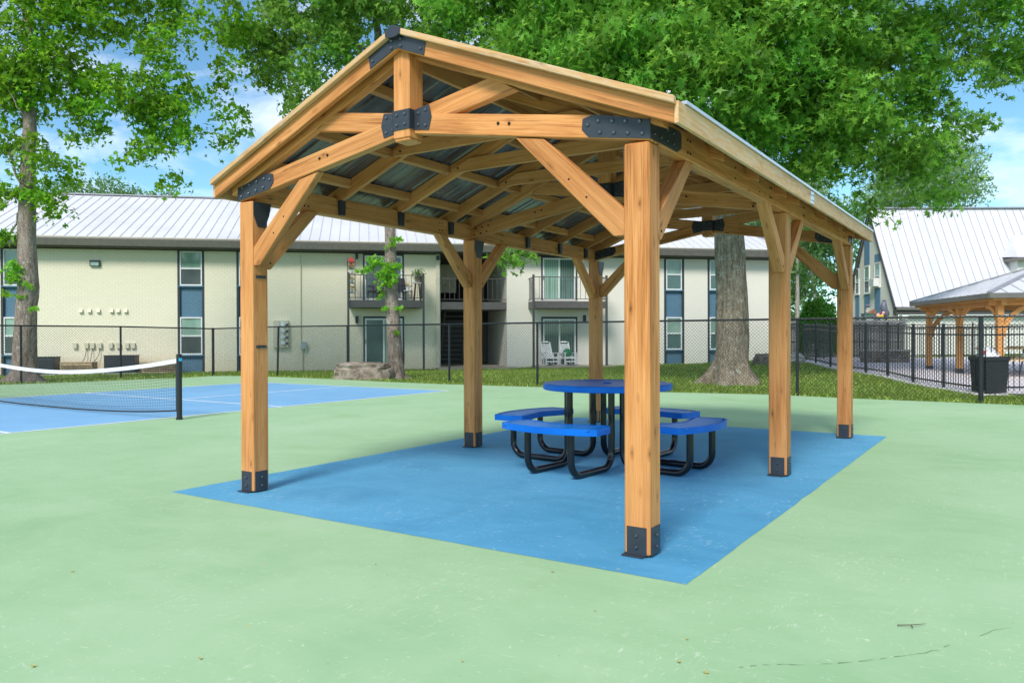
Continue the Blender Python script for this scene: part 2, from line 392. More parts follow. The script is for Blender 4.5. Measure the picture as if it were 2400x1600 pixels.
M['rock_pale'] = rock_mat('pale_limestone', (.25, .22, .18), (.52, .48, .42), (.68, .66, .62))

# ------------------------------------------------------------------ terrain
FENCE = [(-22.2, 4.2), (-22.7, 7.4), (-22.75, 10.3), (-22.68, 13.05), (-21.65, 15.5), (-19.72, 16.45), (-16.68, 16.5), (-12.82, 16.42), (-10.05, 16.4), (-6.95, 16.4), (-3.85, 16.4), (-.65, 16.45), (2.5, 16.45)]
BA = np.array([-34.103, 14.688]); BE = np.array([.71862, .69539]); BN = np.array([.69539, -.71862]); BTH = math.atan2(BE[1], BE[0])
def bplane(px, py, t=0.0):               # pixel -> (s, z) on the apartment facade shifted outward by t
    d = ray(px, py); n = np.array([BN[0], BN[1], 0]); a = np.array([BA[0], BA[1], 0]) + n * t
    P = CAM + d * (((a - CAM) @ n) / (d @ n)); return float((P[:2] - BA) @ BE), float(P[2])
IRON1 = gz(2297, 924, 0.0); IRON2 = gz(1882, 848, .24)
CTRL = [(x, y, 0.) for x, y in FENCE] + [(-21, 9, 0.), (-20.5, 12, 0.)]
for px, z in ((-350, -.30), (100, -.265), (400, -.25), (725, -.22), (980, -.19), (1230, -.16), (1420, -.12), (1600, -.08), (1800, -.02)):
    s, _ = bplane(px, 860); q = BA + BE * s; CTRL.append((q[0], q[1], z)); q = q - BN * 14; CTRL.append((q[0], q[1], z))
for q, z in ((IRON1, 0.), (IRON2, .24), ((IRON1 + IRON2)/2, .12), (dp(2000, 800, 31), .3), (dp(2400, 800, 31), .3), (dp(2300, 800, 45), .3), (dp(2400, 800, 17), .02), (dp(2700, 800, 16), .02), (dp(2900, 800, 30), .3)):
    CTRL.append((q[0], q[1], z))
CT = np.array(CTRL)
def terr(x, y):
    x = np.asarray(x, float); y = np.asarray(y, float)
    d2 = (x[..., None] - CT[:, 0])**2 + (y[..., None] - CT[:, 1])**2 + .05
    w = d2**-1.6; return (w * CT[:, 2]).sum(-1) / w.sum(-1)
def tz(x, y): return float(terr(x, y))
def gt(px, py):                          # pixel -> point on the terrain
    z = 0.
    for _ in range(12): p = gz(px, py, z); z = tz(p[0], p[1])
    p[2] = z; return p
COURT = [gz(px, py)[:2] for px, py in ((0, 901.5), (150, 896), (284, 890.5), (430, 884.8), (498, 880.8), (560, 880.6), (630, 882.6), (780, 888), (919, 895), (1017, 899), (1260, 906.5), (1550, 918.5), (1800, 924), (2000, 933.5), (2400, 949))]
COURT = [(-24.0, -8), (-22.0, 2), tuple(COURT[0])] + [tuple(c) for c in COURT[1:]] + [(4.5, 16.2), (14, 16), (14, -14), (-24, -14)]
def inside(px, py, poly):
    px = np.asarray(px); py = np.asarray(py); r = np.zeros(px.shape, bool); n = len(poly)
    for i in range(n):
        (x1, y1), (x2, y2) = poly[i], poly[(i+1) % n]
        c = ((y1 > py) != (y2 > py)) & (px < (x2-x1)*(py-y1)/((y2-y1) or 1e-9)+x1); r ^= c
    return r
def sheet(name, poly, z, mat, thick=0):
    mb = MB(); n = len(poly)
    if thick: mb.prism([(x, y, z) for x, y in poly], (0, 0, -thick))
    else: mb.add([(x, y, z) for x, y in poly], [tuple(range(n))])
    o = mb.build(name, mat); return tag(o, kind='structure')
def shoelace(p): return sum(p[i][0]*p[(i+1) % len(p)][1]-p[(i+1) % len(p)][0]*p[i][1] for i in range(len(p)))
if shoelace(COURT) < 0: COURT.reverse()

def build_ground():
    # fine grid near, coarse skirt to the horizon
    xs = np.concatenate([[-900, -400, -200, -100, -70], np.arange(-55, 46, 1.), [60, 90, 180, 400, 900]])
    ys = np.concatenate([[-900, -300, -100, -40], np.arange(-16, 71, 1.), [90, 130, 220, 450, 900]])
    X, Y = np.meshgrid(xs, ys); Z = terr(X, Y) - .015
    Z[inside(X, Y, COURT)] = -.05
    far = np.maximum(np.abs(X+5), np.abs(Y-25)) > 55; Z[far] = -.1
    nx = len(xs); vs = np.stack([X.ravel(), Y.ravel(), Z.ravel()], 1)
    fs = [(j*nx+i, j*nx+i+1, (j+1)*nx+i+1, (j+1)*nx+i) for j in range(len(ys)-1) for i in range(nx-1)]
    mb = MB(); mb.add(vs, fs); tag(mb.build('ground', M['soil'], smooth=True), kind='structure')
build_ground()
sheet('court_surface', COURT, 0.0, M['green_court'], .06)
PX0, PX1, PY0, PY1 = -5.113-.44, -1.684+.321, 3.902-.304, 9.72+.47
def wavy(poly, st=.09, amp=.004):
    out = []
    for (x0, y0), (x1, y1) in zip(poly, poly[1:]+poly[:1]):
        L = math.hypot(x1-x0, y1-y0); k = int(L/st)
        for i in range(k):
            u = i/k; o = amp*(1.2*mnoise.noise(Vector((x0+(x1-x0)*u, y0+(y1-y0)*u, 3))*2.2) + random.gauss(0, .35)) if i else 0
            out.append((x0+(x1-x0)*u - (y1-y0)/L*o, y0+(y1-y0)*u + (x1-x0)/L*o))
    return out
sheet('pavilion_pad', wavy([(PX0, PY0), (PX1, PY0), (PX1, PY1), (PX0, PY1)]), .0015, M['blue_pad'])
CX0, CX1, CY0, CY1 = -17.23, -10.72, -.05, 13.76
sheet('pickleball_court', [(CX0, CY0), (CX1, CY0), (CX1, CY1), (CX0, CY1)], .0015, M['blue_court'])
def lines():
    mb = MB(); w = .06; z = .003
    def r(x0, x1, y0, y1): mb.add([(x0, y0, z), (x1, y0, z), (x1, y1, z), (x0, y1, z)], [(0, 1, 2, 3)])
    r(CX1-w, CX1, CY0, CY1); r(CX0, CX0+w, CY0, CY1)
    for y in (CY0, 4.70, 9.05, CY1-w): r(CX0+w, CX1-w, y, y+w)
    xm = -13.85
    r(xm-w/2, xm+w/2, 9.05+w, CY1-w); r(xm-w/2, xm+w/2, CY0+w, 4.70)
    tag(mb.build('court_lines', M['line_white']), kind='structure')
lines()
def crack():
    mb = MB(); pts = [gz(px, py, .0) for px, py in ((1730, 1563), (1790, 1559), (1850, 1557), (1930, 1556), (2000, 1552), (2060, 1543), (2130, 1536), (2200, 1522), (2260, 1500), (2330, 1478), (2400, 1464))]
    P = []
    for a, b in zip(pts, pts[1:]):
        for k in range(4): P.append(a + (b-a)*k/4 + np.array([random.uniform(-.006, .006), random.uniform(-.006, .006), 0]))
    for i in range(len(P)-1):
        if random.random() < .3: continue
        w = random.uniform(.0008, .0028); d = P[i+1]-P[i]; q = np.array([-d[1], d[0], 0]); q /= np.linalg.norm(q)
        mb.add([P[i]-q*w+[0, 0, .003], P[i+1]-q*w*.6+[0, 0, .003], P[i+1]+q*w*.6+[0, 0, .003], P[i]+q*w+[0, 0, .003]], [(0, 1, 2, 3)])
    tag(mb.build('court_crack', plain('crack_dirt', (.19, .27, .16), .9)), kind='structure')
crack()
def patio():
    a, b = IRON1[:2], IRON2[:2]
    q1 = dp(2620, 900, 15.2)[:2]; q2 = dp(2900, 800, 32)[:2]; q3 = dp(1905, 800, 33)[:2]
    poly = [tuple(a), tuple(q1), tuple(q2), tuple(q3), tuple(b)]
    if shoelace(poly) < 0: poly.reverse()
    mb = MB(); st = .7
    # triangulated fan of strips that follow the terrain
    bm = bmesh.new(); vs = [bm.verts.new((x, y, 0)) for x, y in poly]; bm.faces.new(vs)
    bmesh.ops.triangulate(bm, faces=bm.faces[:])
    bmesh.ops.subdivide_edges(bm, edges=bm.edges[:], cuts=14, use_grid_fill=True)
    for v in bm.verts: v.co.z = tz(v.co.x, v.co.y) + .025
    me = bpy.data.meshes.new('patio'); bm.to_mesh(me); bm.free(); me.materials.append(M['concrete'])
    o = bpy.data.objects.new('patio', me); C.objects.link(o); tag(o, kind='structure')
    return poly
PATIO = patio()

def grass():
    # blades over the strip between the court and the buildings
    n = 330000
    s = RNG.uniform(0, 1, n); 
    X = RNG.uniform(-46, 5, n); Y = RNG.uniform(4, 44, n)
    rel = (X - BA[0])*BN[0] + (Y - BA[1])*BN[1]
    ok = ~inside(X, Y, COURT) & (rel > -.2) & ~inside(X, Y, PATIO)
    c = (X*FW[0] + Y*FW[1]); r = (X*RT[0]+Y*RT[1])
    ok &= (c > 10) & (c < 40) & (np.abs(r)/c < .72)
    # keep fewer far away
    ok &= RNG.uniform(0, 1, n) < np.clip(26/c, 0, 1)**1.5
    clump = np.array([mnoise.noise(Vector((x*1.3, y*1.3, 0))) for x, y in zip(X[ok], Y[ok])])
    X, Y = X[ok], Y[ok]; k = RNG.uniform(-.75, .9, len(X)) < clump + .35; X, Y = X[k], Y[k]; n = len(X)
    Z = terr(X, Y) - .02; a = RNG.uniform(0, 2*PI, n); h = RNG.uniform(.04, .10, n); w = RNG.uniform(.010, .022, n)
    lx = RNG.normal(0, .04, n); ly = RNG.normal(0, .04, n)
    V = np.zeros((n, 3, 3)); V[:, 0] = np.stack([X-np.cos(a)*w, Y-np.sin(a)*w, Z], 1); V[:, 1] = np.stack([X+np.cos(a)*w, Y+np.sin(a)*w, Z], 1); V[:, 2] = np.stack([X+lx, Y+ly, Z+h], 1)
    me = raw_mesh('grass', V.reshape(-1, 3), 3); me.materials.append(M['grass_blade'])
    o = bpy.data.objects.new('grass', me); C.objects.link(o)
    tag(o, 'mown green grass strip between the court and the buildings', 'grass', kind='stuff')
def raw_mesh(name, V, k):
    n = len(V); p = n // k; me = bpy.data.meshes.new(name)
    me.vertices.add(n); me.vertices.foreach_set('co', np.ascontiguousarray(V, dtype=np.float32).ravel())
    me.loops.add(n); me.loops.foreach_set('vertex_index', np.arange(n, dtype=np.int32))
    me.polygons.add(p); me.polygons.foreach_set('loop_start', np.arange(0, n, k, dtype=np.int32))
    me.update(calc_edges=True); me.validate(); return me
grass()

# ------------------------------------------------------------------ trees
def star(points, inner, squash=1.0, tip=None):
    P = []
    for i in range(points*2):
        a = PI/2 + PI*i/points; r = 1.0 if i % 2 == 0 else inner
        if i % 2 == 0 and i: r *= .82
        P.append((r*math.cos(a)*squash, r*math.sin(a)))
    return np.array(P)
_h = [(.10, -.55), (.46, -.66), (.15, -.30), (.68, -.16), (.17, .10), (.54, .40), (.11, .46)]
PIN = np.array([(0, -.95)] + _h + [(0, 1.0)] + [(-x, y) for x, y in reversed(_h)])
OAK_LEAF = [PIN, PIN*[.72, 1.05], star(5, .30, .8)]; MAPLE_LEAF = [star(5, .42, .95), star(3, .5, .8), star(5, .34, .7)]; OVAL = np.array([(0, -1), (.42, -.35), (.48, .2), (0, 1), (-.48, .2), (-.42, -.35)])
def leaves(name, P, size, shape, mat, parent, droop=.35):
    P = np.asarray(P); shapes = shape if isinstance(shape, list) else [shape]
    pick = RNG.integers(0, len(shapes), len(P)); VV, KK = [], []
    for si, sh in enumerate(shapes):
        Q = P[pick == si]; n = len(Q); k = len(sh)
        if not n: continue
        nr = RNG.normal(0, 1, (n, 3)); nr[:, 2] += .9; nr /= np.linalg.norm(nr, axis=1)[:, None]      # normal leans up
        t = RNG.normal(0, 1, (n, 3)); t[:, 2] -= droop*2; t -= nr*(t*nr).sum(1)[:, None]; t /= np.linalg.norm(t, axis=1)[:, None]
        b = np.cross(nr, t); sc = size*RNG.uniform(.5, 1.2, n)
        J = RNG.uniform(.75, 1.18, (n, k)); bend = RNG.uniform(-.1, .5, n)
        sx = sh[None, :, 0]*J*RNG.uniform(.75, 1.1, n)[:, None]; sy = sh[None, :, 1]*J
        zz = np.abs(sx)*RNG.uniform(-.1, .6, n)[:, None] - bend[:, None]*np.abs(sy)*sy
        V = Q[:, None, :] + sc[:, None, None]*(sx[..., None]*b[:, None, :] + sy[..., None]*t[:, None, :] + zz[..., None]*nr[:, None, :])
        VV.append(V.reshape(-1, 3)); KK += [k]*n
    V = np.concatenate(VV); me = bpy.data.meshes.new(name); K_ = np.array(KK, dtype=np.int32); st = np.concatenate([[0], np.cumsum(K_)[:-1]]).astype(np.int32)
    me.vertices.add(len(V)); me.vertices.foreach_set('co', np.ascontiguousarray(V, dtype=np.float32).ravel())
    me.loops.add(len(V)); me.loops.foreach_set('vertex_index', np.arange(len(V), dtype=np.int32))
    me.polygons.add(len(K_)); me.polygons.foreach_set('loop_start', st); me.update(calc_edges=True); me.validate()
    me.materials.append(mat); me.transform(ROOTM[top(parent).name].inverted())
    o = bpy.data.objects.new(name, me); C.objects.link(o); o.parent = parent; return o
def sample_blob(c, r, dens, per=16, sig=.28, thr=-.12, nscale=.75):
    c = np.asarray(c, float); r = np.asarray(r, float) * np.ones(3)
    vol = 4/3*PI*r.prod(); nc = max(3, int(vol*dens/per))
    d = RNG.normal(0, 1, (nc*2, 3)); d /= np.linalg.norm(d, axis=1)[:, None]
    rad = RNG.uniform(0, 1, nc*2)**.42
    Q = c + d*rad[:, None]*r
    nv = np.array([mnoise.noise(Vector(q*nscale)) for q in Q]); Q = Q[nv > thr][:nc]
    aa = RNG.uniform(0, 2*PI, (len(Q), per)); ra = np.sqrt(RNG.uniform(0, 1, (len(Q), per)))*1.55*RNG.uniform(.6, 1.2, (len(Q), 1))
    L = (Q[:, None, :] + np.stack([np.cos(aa)*ra*sig, np.sin(aa)*ra*sig, RNG.normal(0, .36, aa.shape)*sig], -1)); off = L - Q[:, None, :]; L[..., 2] -= .55*(off[..., 0]**2+off[..., 1]**2)/max(sig, .1)*.5; L = L.reshape(-1, 3)
    return Q, L
def bez(a, b, lift=.25, n=7, wob=.12):
    a, b = np.asarray(a, float), np.asarray(b, float); L = np.linalg.norm(b-a)
    m = a*.5+b*.5 + np.array([0, 0, lift*L]) + RNG.normal(0, wob*L*.5, 3)
    return [(1-t)**2*a+2*t*(1-t)*m+t*t*b + (RNG.normal(0, .02*L, 3) if 0 < t < 1 else 0) for t in np.linspace(0, 1, n)]
def trunk_rings(path, radii, flare=0, n=18, bump=.05, seed=0, lobes=6):
    mb = MB(); vs = []; k = len(path)
    for i, (p, r) in enumerate(zip(path, radii)):
        for j in range(n):
            a = 2*PI*j/n
            f = 1 + bump*mnoise.noise(Vector((math.cos(a)*1.6+seed, math.sin(a)*1.6, p[2]*.9)))*2
            f += .045*mnoise.noise(Vector((math.cos(a)*7+seed, math.sin(a)*7, p[2]*1.3))) + .03*mnoise.noise(Vector((math.cos(a)*15, math.sin(a)*15+seed, p[2]*2.6)))
            if flare:
                h = max(0, 1-(p[2]-path[0][2])/flare)
                f *= 1 + h**2.2*(.55+.45*math.cos(a*lobes+seed)+.25*math.cos(a*3+1+seed))
            vs.append((p[0]+math.cos(a)*r*f, p[1]+math.sin(a)*r*f, p[2]))
    fs = [(i*n+j, i*n+(j+1) % n, (i+1)*n+(j+1) % n, (i+1)*n+j) for i in range(k-1) for j in range(n)]
    mb.add(vs, fs); return mb
def tree(name, base, label, cat, path, radii, blobs, leaf, shape, size, bark, flare=0, group=None, limb_r=.07, dens=130, per=16, sig=.28, thr=-.12, nscale=.75, twigs=5, extra=None, lobes=6, attach=.35, seed=1, limb_min=0):
    root = empty(name, base, 0, label, cat, group)
    if flare:
        z_ = np.array([p[2] for p in path]); zn = np.concatenate([np.linspace(z_[0], z_[0]+1.2, 22), np.linspace(z_[0]+1.3, z_[-1], 46)])
        fine = [(float(np.interp(q, z_, [p[0] for p in path])), float(np.interp(q, z_, [p[1] for p in path])), float(q)) for q in zn]
        mb = trunk_rings(fine, [float(np.interp(q, z_, radii)) for q in zn], flare, 64, .05, seed, lobes)
    else: mb = trunk_rings(path, radii, flare, 12, .05, seed, lobes)
    P = np.array(path); LV = []; nodes = []
    axis_d = lambda c: np.linalg.norm(P[:, :2]-c[:2], axis=1).min()
    for (c, r, *o) in sorted(blobs, key=lambda b_: axis_d(np.asarray(b_[0], float))):
        c = np.asarray(c, float); dd = o[0] if o else 1.0
        Q, L = sample_blob(c, r, dens*dd, per, sig, thr, nscale); LV.append(L)
        best = None
        for (q, rq, dirq) in nodes:
            dq = np.linalg.norm(c-q)
            if best is None or dq < best[0]: best = (dq, q, rq*.72)
        zt = np.clip(c[2]-attach*np.linalg.norm(c[:2]-P[-1, :2])-.5, max(P[0, 2]+1.5, limb_min), P[-1, 2]); i = int(np.argmin(np.abs(P[:, 2]-zt)))
        dt = np.linalg.norm(c-P[i])
        if best is None or dt < best[0]*1.15: a, rr = P[i], min(radii[i]*.5, limb_r*(.6+.14*dt))
        else: a, rr = best[1], best[2]
        L_ = np.linalg.norm(c-a); pts = bez(a, c, .10, 9, .14)
        if L_ > .4: mb.tube(pts, list(np.linspace(rr, rr*.6, 9)), 7)
        nodes.append((c, rr*.55, c-a))
        for q in Q[RNG.choice(len(Q), min(len(Q), twigs), replace=False)] if len(Q) else []:
            st = np.array(pts[int(RNG.integers(5, 9))])
            mb.tube(bez(st, q, .1, 6, .2), list(np.linspace(min(rr*.35, .014), .004, 6)), 5)
    mb.build('trunk', bark, root, world=True, smooth=True)
    leaves('crown', np.concatenate(LV), size, shape, leaf, root)
    if extra:
        for bl, mt, sh, sz, dn in extra:
            for c, r in bl:
                LL = np.concatenate([sample_blob(c, np.array(r)*.9, dn*8, 10, .075, -.9)[1]]); leaves('leafy_sprout', LL, sz*1.05, sh, mt, root)
    return root
K = 1/.98    # notes were taken on a 2352 px wide copy
def B(x, y, d, r, dens=1.0): return (dp(x*K, y*K, d), r, dens)

def oak():
    b = gz(1712, 899, 0.0); dpt = float((b-CAM) @ FW); b[2] = -.05
    up = [(0, .46), (.12, .44), (.3, .425), (.6, .415), (1.0, .405), (1.6, .395), (2.4, .38), (3.4, .365), (4.6, .35), (6, .33), (7.5, .30), (9, .25), (10.5, .19), (12, .12), (13.2, .06)]
    lean = RT*(-.012)
    path = [(b[0]+lean[0]*h + .05*math.sin(h*.7), b[1]+lean[1]*h + .05*math.cos(h*.5), b[2]+h) for h, r in up]
    D = dpt
    bl = [B(1640, -60, D, (3.0, 3.0, 2.2), 1.5), B(1450, 20, D-1, (2.4, 2.4, 1.9), 1.3), B(1300, 60, D+1, (2.2, 2.2, 1.7)), B(1150, 20, D+2, (2.0, 2.0, 1.4), .8), B(1380, 190, D-1.5, (1.5, 1.6, 1.0)), B(1500, 160, D-2.2, (1.9, 1.9, 1.3), 1.5),
          B(1620, 200, D-2.5, (1.8, 1.8, 1.3), 1.5), B(1720, 120, D-1.5, (2.0, 2.0, 1.6), 1.5), B(1800, 10, D-1, (2.3, 2.3, 1.8), 1.3), B(1760, 280, D-1, (1.7, 1.7, 1.2), 1.4), B(1850, 250, D-1.5, (1.7, 1.7, 1.3), 1.3), B(1900, 370, D-.5, (1.3, 1.3, .9)),
          B(1960, 120, D, (2.1, 2.1, 1.6), .8), B(1990, 320, D+.5, (1.5, 1.5, 1.1), .85), B(2060, 420, D+1, (1.3, 1.3, .7), .75), B(2110, 230, D+.5, (1.5, 1.5, 1.1), .7), B(2130, 60, D, (1.9, 1.9, 1.4), .65), B(2160, 350, D+1, (1.2, 1.2, .8), .55),
          B(2200, 430, D+1, (.9, .9, .5), .6), B(2260, 130, D+.5, (1.3, 1.3, .9), .5), B(2230, 270, D, (.75, .75, .35), .5), B(2330, 40, D, (1.4, 1.4, 1.1), .6), B(2010, 470, D+1, (.7, .7, .4), .6), B(1920, 470, D+.5, (.9, .9, .4), .6),
          B(1180, 590, D+1.2, (.38, .38, .2), 1.3), B(1250, 130, D, (1.6, 1.6, .9)), B(1365, 566, D+1.0, (.3, .3, .12), 1.0), B(1840, 480, D+1, (.8, .8, .45), .6), B(1050, 60, D+2.5, (1.6, 1.6, 1.0), .7), B(2300, 170, D+.5, (1.1, 1.1, .6), .7), B(2280, 40, D+.3, (1.5, 1.5, 1.0), .7), B(2350, 110, D+.5, (1.0, 1.0, .6), .7), B(2060, 330, D+.4, (1.2, 1.2, .8), .7)]
    # hidden upper crown that closes the tree over the frame
    bl += [((path[-1][0], path[-1][1], 13.5), (4.5, 4.5, 3.0), .35), ((path[-1][0]-4, path[-1][1]-1, 12), (3, 3, 2.3), .35), ((path[-1][0]+4.5, path[-1][1]+1, 11.8), (3, 3, 2.3), .35)]
    return tree('oak_tree', b, 'massive oak with flared lichen spotted trunk just beyond the chain link fence', 'tree', path, [r for h, r in up], bl, M['leaf_oak'], OAK_LEAF, .15, M['bark_oak'], flare=1.0, dens=185, per=60, sig=.40, thr=-.12, nscale=.95, twigs=8, lobes=5, seed=2, limb_r=.06, limb_min=5.5)
oak()
def left_tree():
    b = gz(57, 893, 0.0); D = float((b-CAM) @ FW); b[2] = -.04
    pts = [(57, 893, .42), (57, 880, .38), (58, 850, .315), (60, 800, .29), (62, 720, .275), (66, 690, .285), (68, 670, .265), (66, 640, .245), (62, 560, .225), (64, 460, .20), (66, 380, .185), (70, 300, .165), (66, 220, .15), (68, 120, .13), (62, 20, .11), (60, -120, .08), (62, -260, .04)]
    path = [tuple(dp(x, y, D)) for x, y, r in pts]; path[0] = (path[0][0], path[0][1], -.06)
    bl = [B(60, 60, D, (1.5, 1.5, 1.4), .8), B(170, 30, D-.5, (1.5, 1.5, 1.1), .75), B(300, -10, D, (1.6, 1.6, 1.0), .9), B(400, 90, D-.6, (1.2, 1.2, .7), .75), B(500, 60, D, (.9, .9, .8), .55), B(300, 220, D-.5, (1.2, 1.2, .75), 1.0), B(400, 270, D, (1.1, 1.1, .7), 1.0), B(480, 310, D, (.8, .8, .45), .9), B(520, 230, D+.5, (.8, .8, .6), .6),
          B(340, 350, D-.5, (.9, .9, .5), .85), B(200, 290, D, (.9, .9, .7), .75), B(130, 200, D+.6, (1.1, 1.1, .9), .8), B(20, 200, D-.4, (1.2, 1.2, 1.2), .9), B(20, 350, D, (1.0, 1.0, 1.0), .9), B(120, 380, D-.4, (.7, .7, .7), .9), B(20, 450, D-.3, (.75, .75, .55), 1.0), B(130, 460, D, (.6, .6, .45), .9), B(450, 160, D+.5, (.9, .9, .7), .6), B(250, 120, D-.8, (.9, .9, .6), .6), B(20, 550, D, (.28, .28, .18), .7),
          B(385, 415, D, (.18, .18, .3), .7), B(530, 300, D-.3, (.4, .4, .25), .7), B(-80, 100, D, (1.5, 1.5, 2), .7), B(-70, 380, D, (1.1, 1.1, 1.2), .7), B(60, -150, D, (2.4, 2.4, 1.5), .5), B(280, -160, D, (2.2, 2.2, 1.3), .5), B(95, 130, D-.9, (.6, .6, .6), .9), B(50, 260, D-.8, (.55, .55, .5), 1.0), B(110, 330, D-.8, (.55, .55, .45), 1.0), B(45, 420, D-.7, (.5, .5, .4), 1.0), B(95, 470, D-.6, (.42, .42, .35), 1.0), B(210, 150, D-.3, (1.0, 1.0, .7), .8), B(230, 230, D, (1.0, 1.0, .7), .8), B(430, 220, D-.3, (.9, .9, .6), 1.0), B(560, 90, D+.4, (.8, .8, .6), .6), B(540, 170, D, (.7, .7, .5), .7), B(500, 10, D-.3, (1.0, 1.0, .6), .6)]
    sprout = [([(dp(28, 625, D-.3), (.28, .25, .22)), (dp(38, 655, D-.35), (.24, .22, .2)), (dp(65, 665, D-.36), (.16, .16, .12)), (dp(20, 683, D-.3), (.16, .16, .08)), (dp(42, 695, D-.33), (.13, .12, .11)), (dp(80, 722, D-.3), (.05, .05, .04))], M['leaf_bright'], MAPLE_LEAF, .085, 520)]
    return tree('sweetgum_tree', b, 'tall tree with bright leafy sprouts on its trunk at the far left beside the court', 'tree', path, [p[2] for p in pts], bl, M['leaf_maple'], MAPLE_LEAF, .125, M['bark_maple'], flare=.35, dens=270, per=42, sig=.27, thr=-.14, twigs=7, extra=sprout, limb_r=.05, seed=5, attach=.55, limb_min=4.9)
left_tree()
def mid_tree():
    b = gz(929, 886, 0.0); D = float((b-CAM) @ FW); b[2] = -.06
    pts = [(929, 886, .30), (928, 870, .255), (926, 840, .225), (923, 780, .205), (920, 720, .19), (917, 700, .195), (916, 640, .17), (915, 560, .16), (912, 480, .15), (908, 380, .14), (900, 260, .12), (890, 140, .105), (880, 20, .085), (870, -100, .06), (866, -220, .03)]
    path = [tuple(dp(x, y, D)) for x, y, r in pts]; path[0] = (path[0][0], path[0][1], -.08)
    bl = [B(650, 40, D+1, (1.7, 1.7, 1.2), .7), B(760, 20, D, (1.6, 1.6, 1.2), .85), B(660, 180, D+1, (1.2, 1.2, .9), .65), B(740, 170, D, (1.0, 1.0, .8), .7), B(880, 20, D, (1.6, 1.6, 1.0), .85), B(820, 100, D-.5, (1.1, 1.1, .7), .8), B(990, 10, D+.5, (1.5, 1.5, 1.0), .8), B(690, 260, D+.5, (.7, .7, .5), .7), B(620, 110, D+1.5, (.9, .9, .7), .6), B(560, 20, D+1, (1.2, 1.2, .9), .6), B(780, -120, D, (2.6, 2.6, 1.5), .5), B(950, 90, D, (.9, .9, .6), .8), B(590, 60, D+1.2, (1.1, 1.1, .8), .7), B(610, 170, D+1.2, (.8, .8, .6), .7), B(660, 110, D+.8, (1.0, 1.0, .7), .8), B(720, 230, D+.6, (.8, .8, .5), .8)]
    sp = [([(dp(915, 575, D-.2), (.12, .12, .3)), (dp(880, 620, D-.3), (.28, .25, .3)), (dp(905, 650, D-.35), (.35, .3, .3)), (dp(850, 637, D-.3), (.2, .18, .12)), (dp(925, 625, D-.3), (.2, .2, .25)), (dp(893, 690, D-.3), (.13, .12, .22)), (dp(935, 560, D-.2), (.07, .07, .05)), (dp(900, 722, D-.2), (.05, .05, .05)), (dp(935, 721, D-.2), (.05, .05, .04)), (dp(927, 777, D-.22), (.05, .05, .03))], M['leaf_bright'], MAPLE_LEAF, .085, 480)]
    return tree('maple_tree', b, 'slender tree with a bright leafy tuft midway up its trunk behind the long flat boulder', 'tree', path, [p[2] for p in pts], bl, M['leaf_sweetgum'], MAPLE_LEAF, .125, M['bark_maple'], flare=.3, dens=270, per=42, sig=.27, thr=-.14, twigs=7, extra=sp, limb_r=.045, seed=9, attach=.7, limb_min=6.2)
mid_tree()
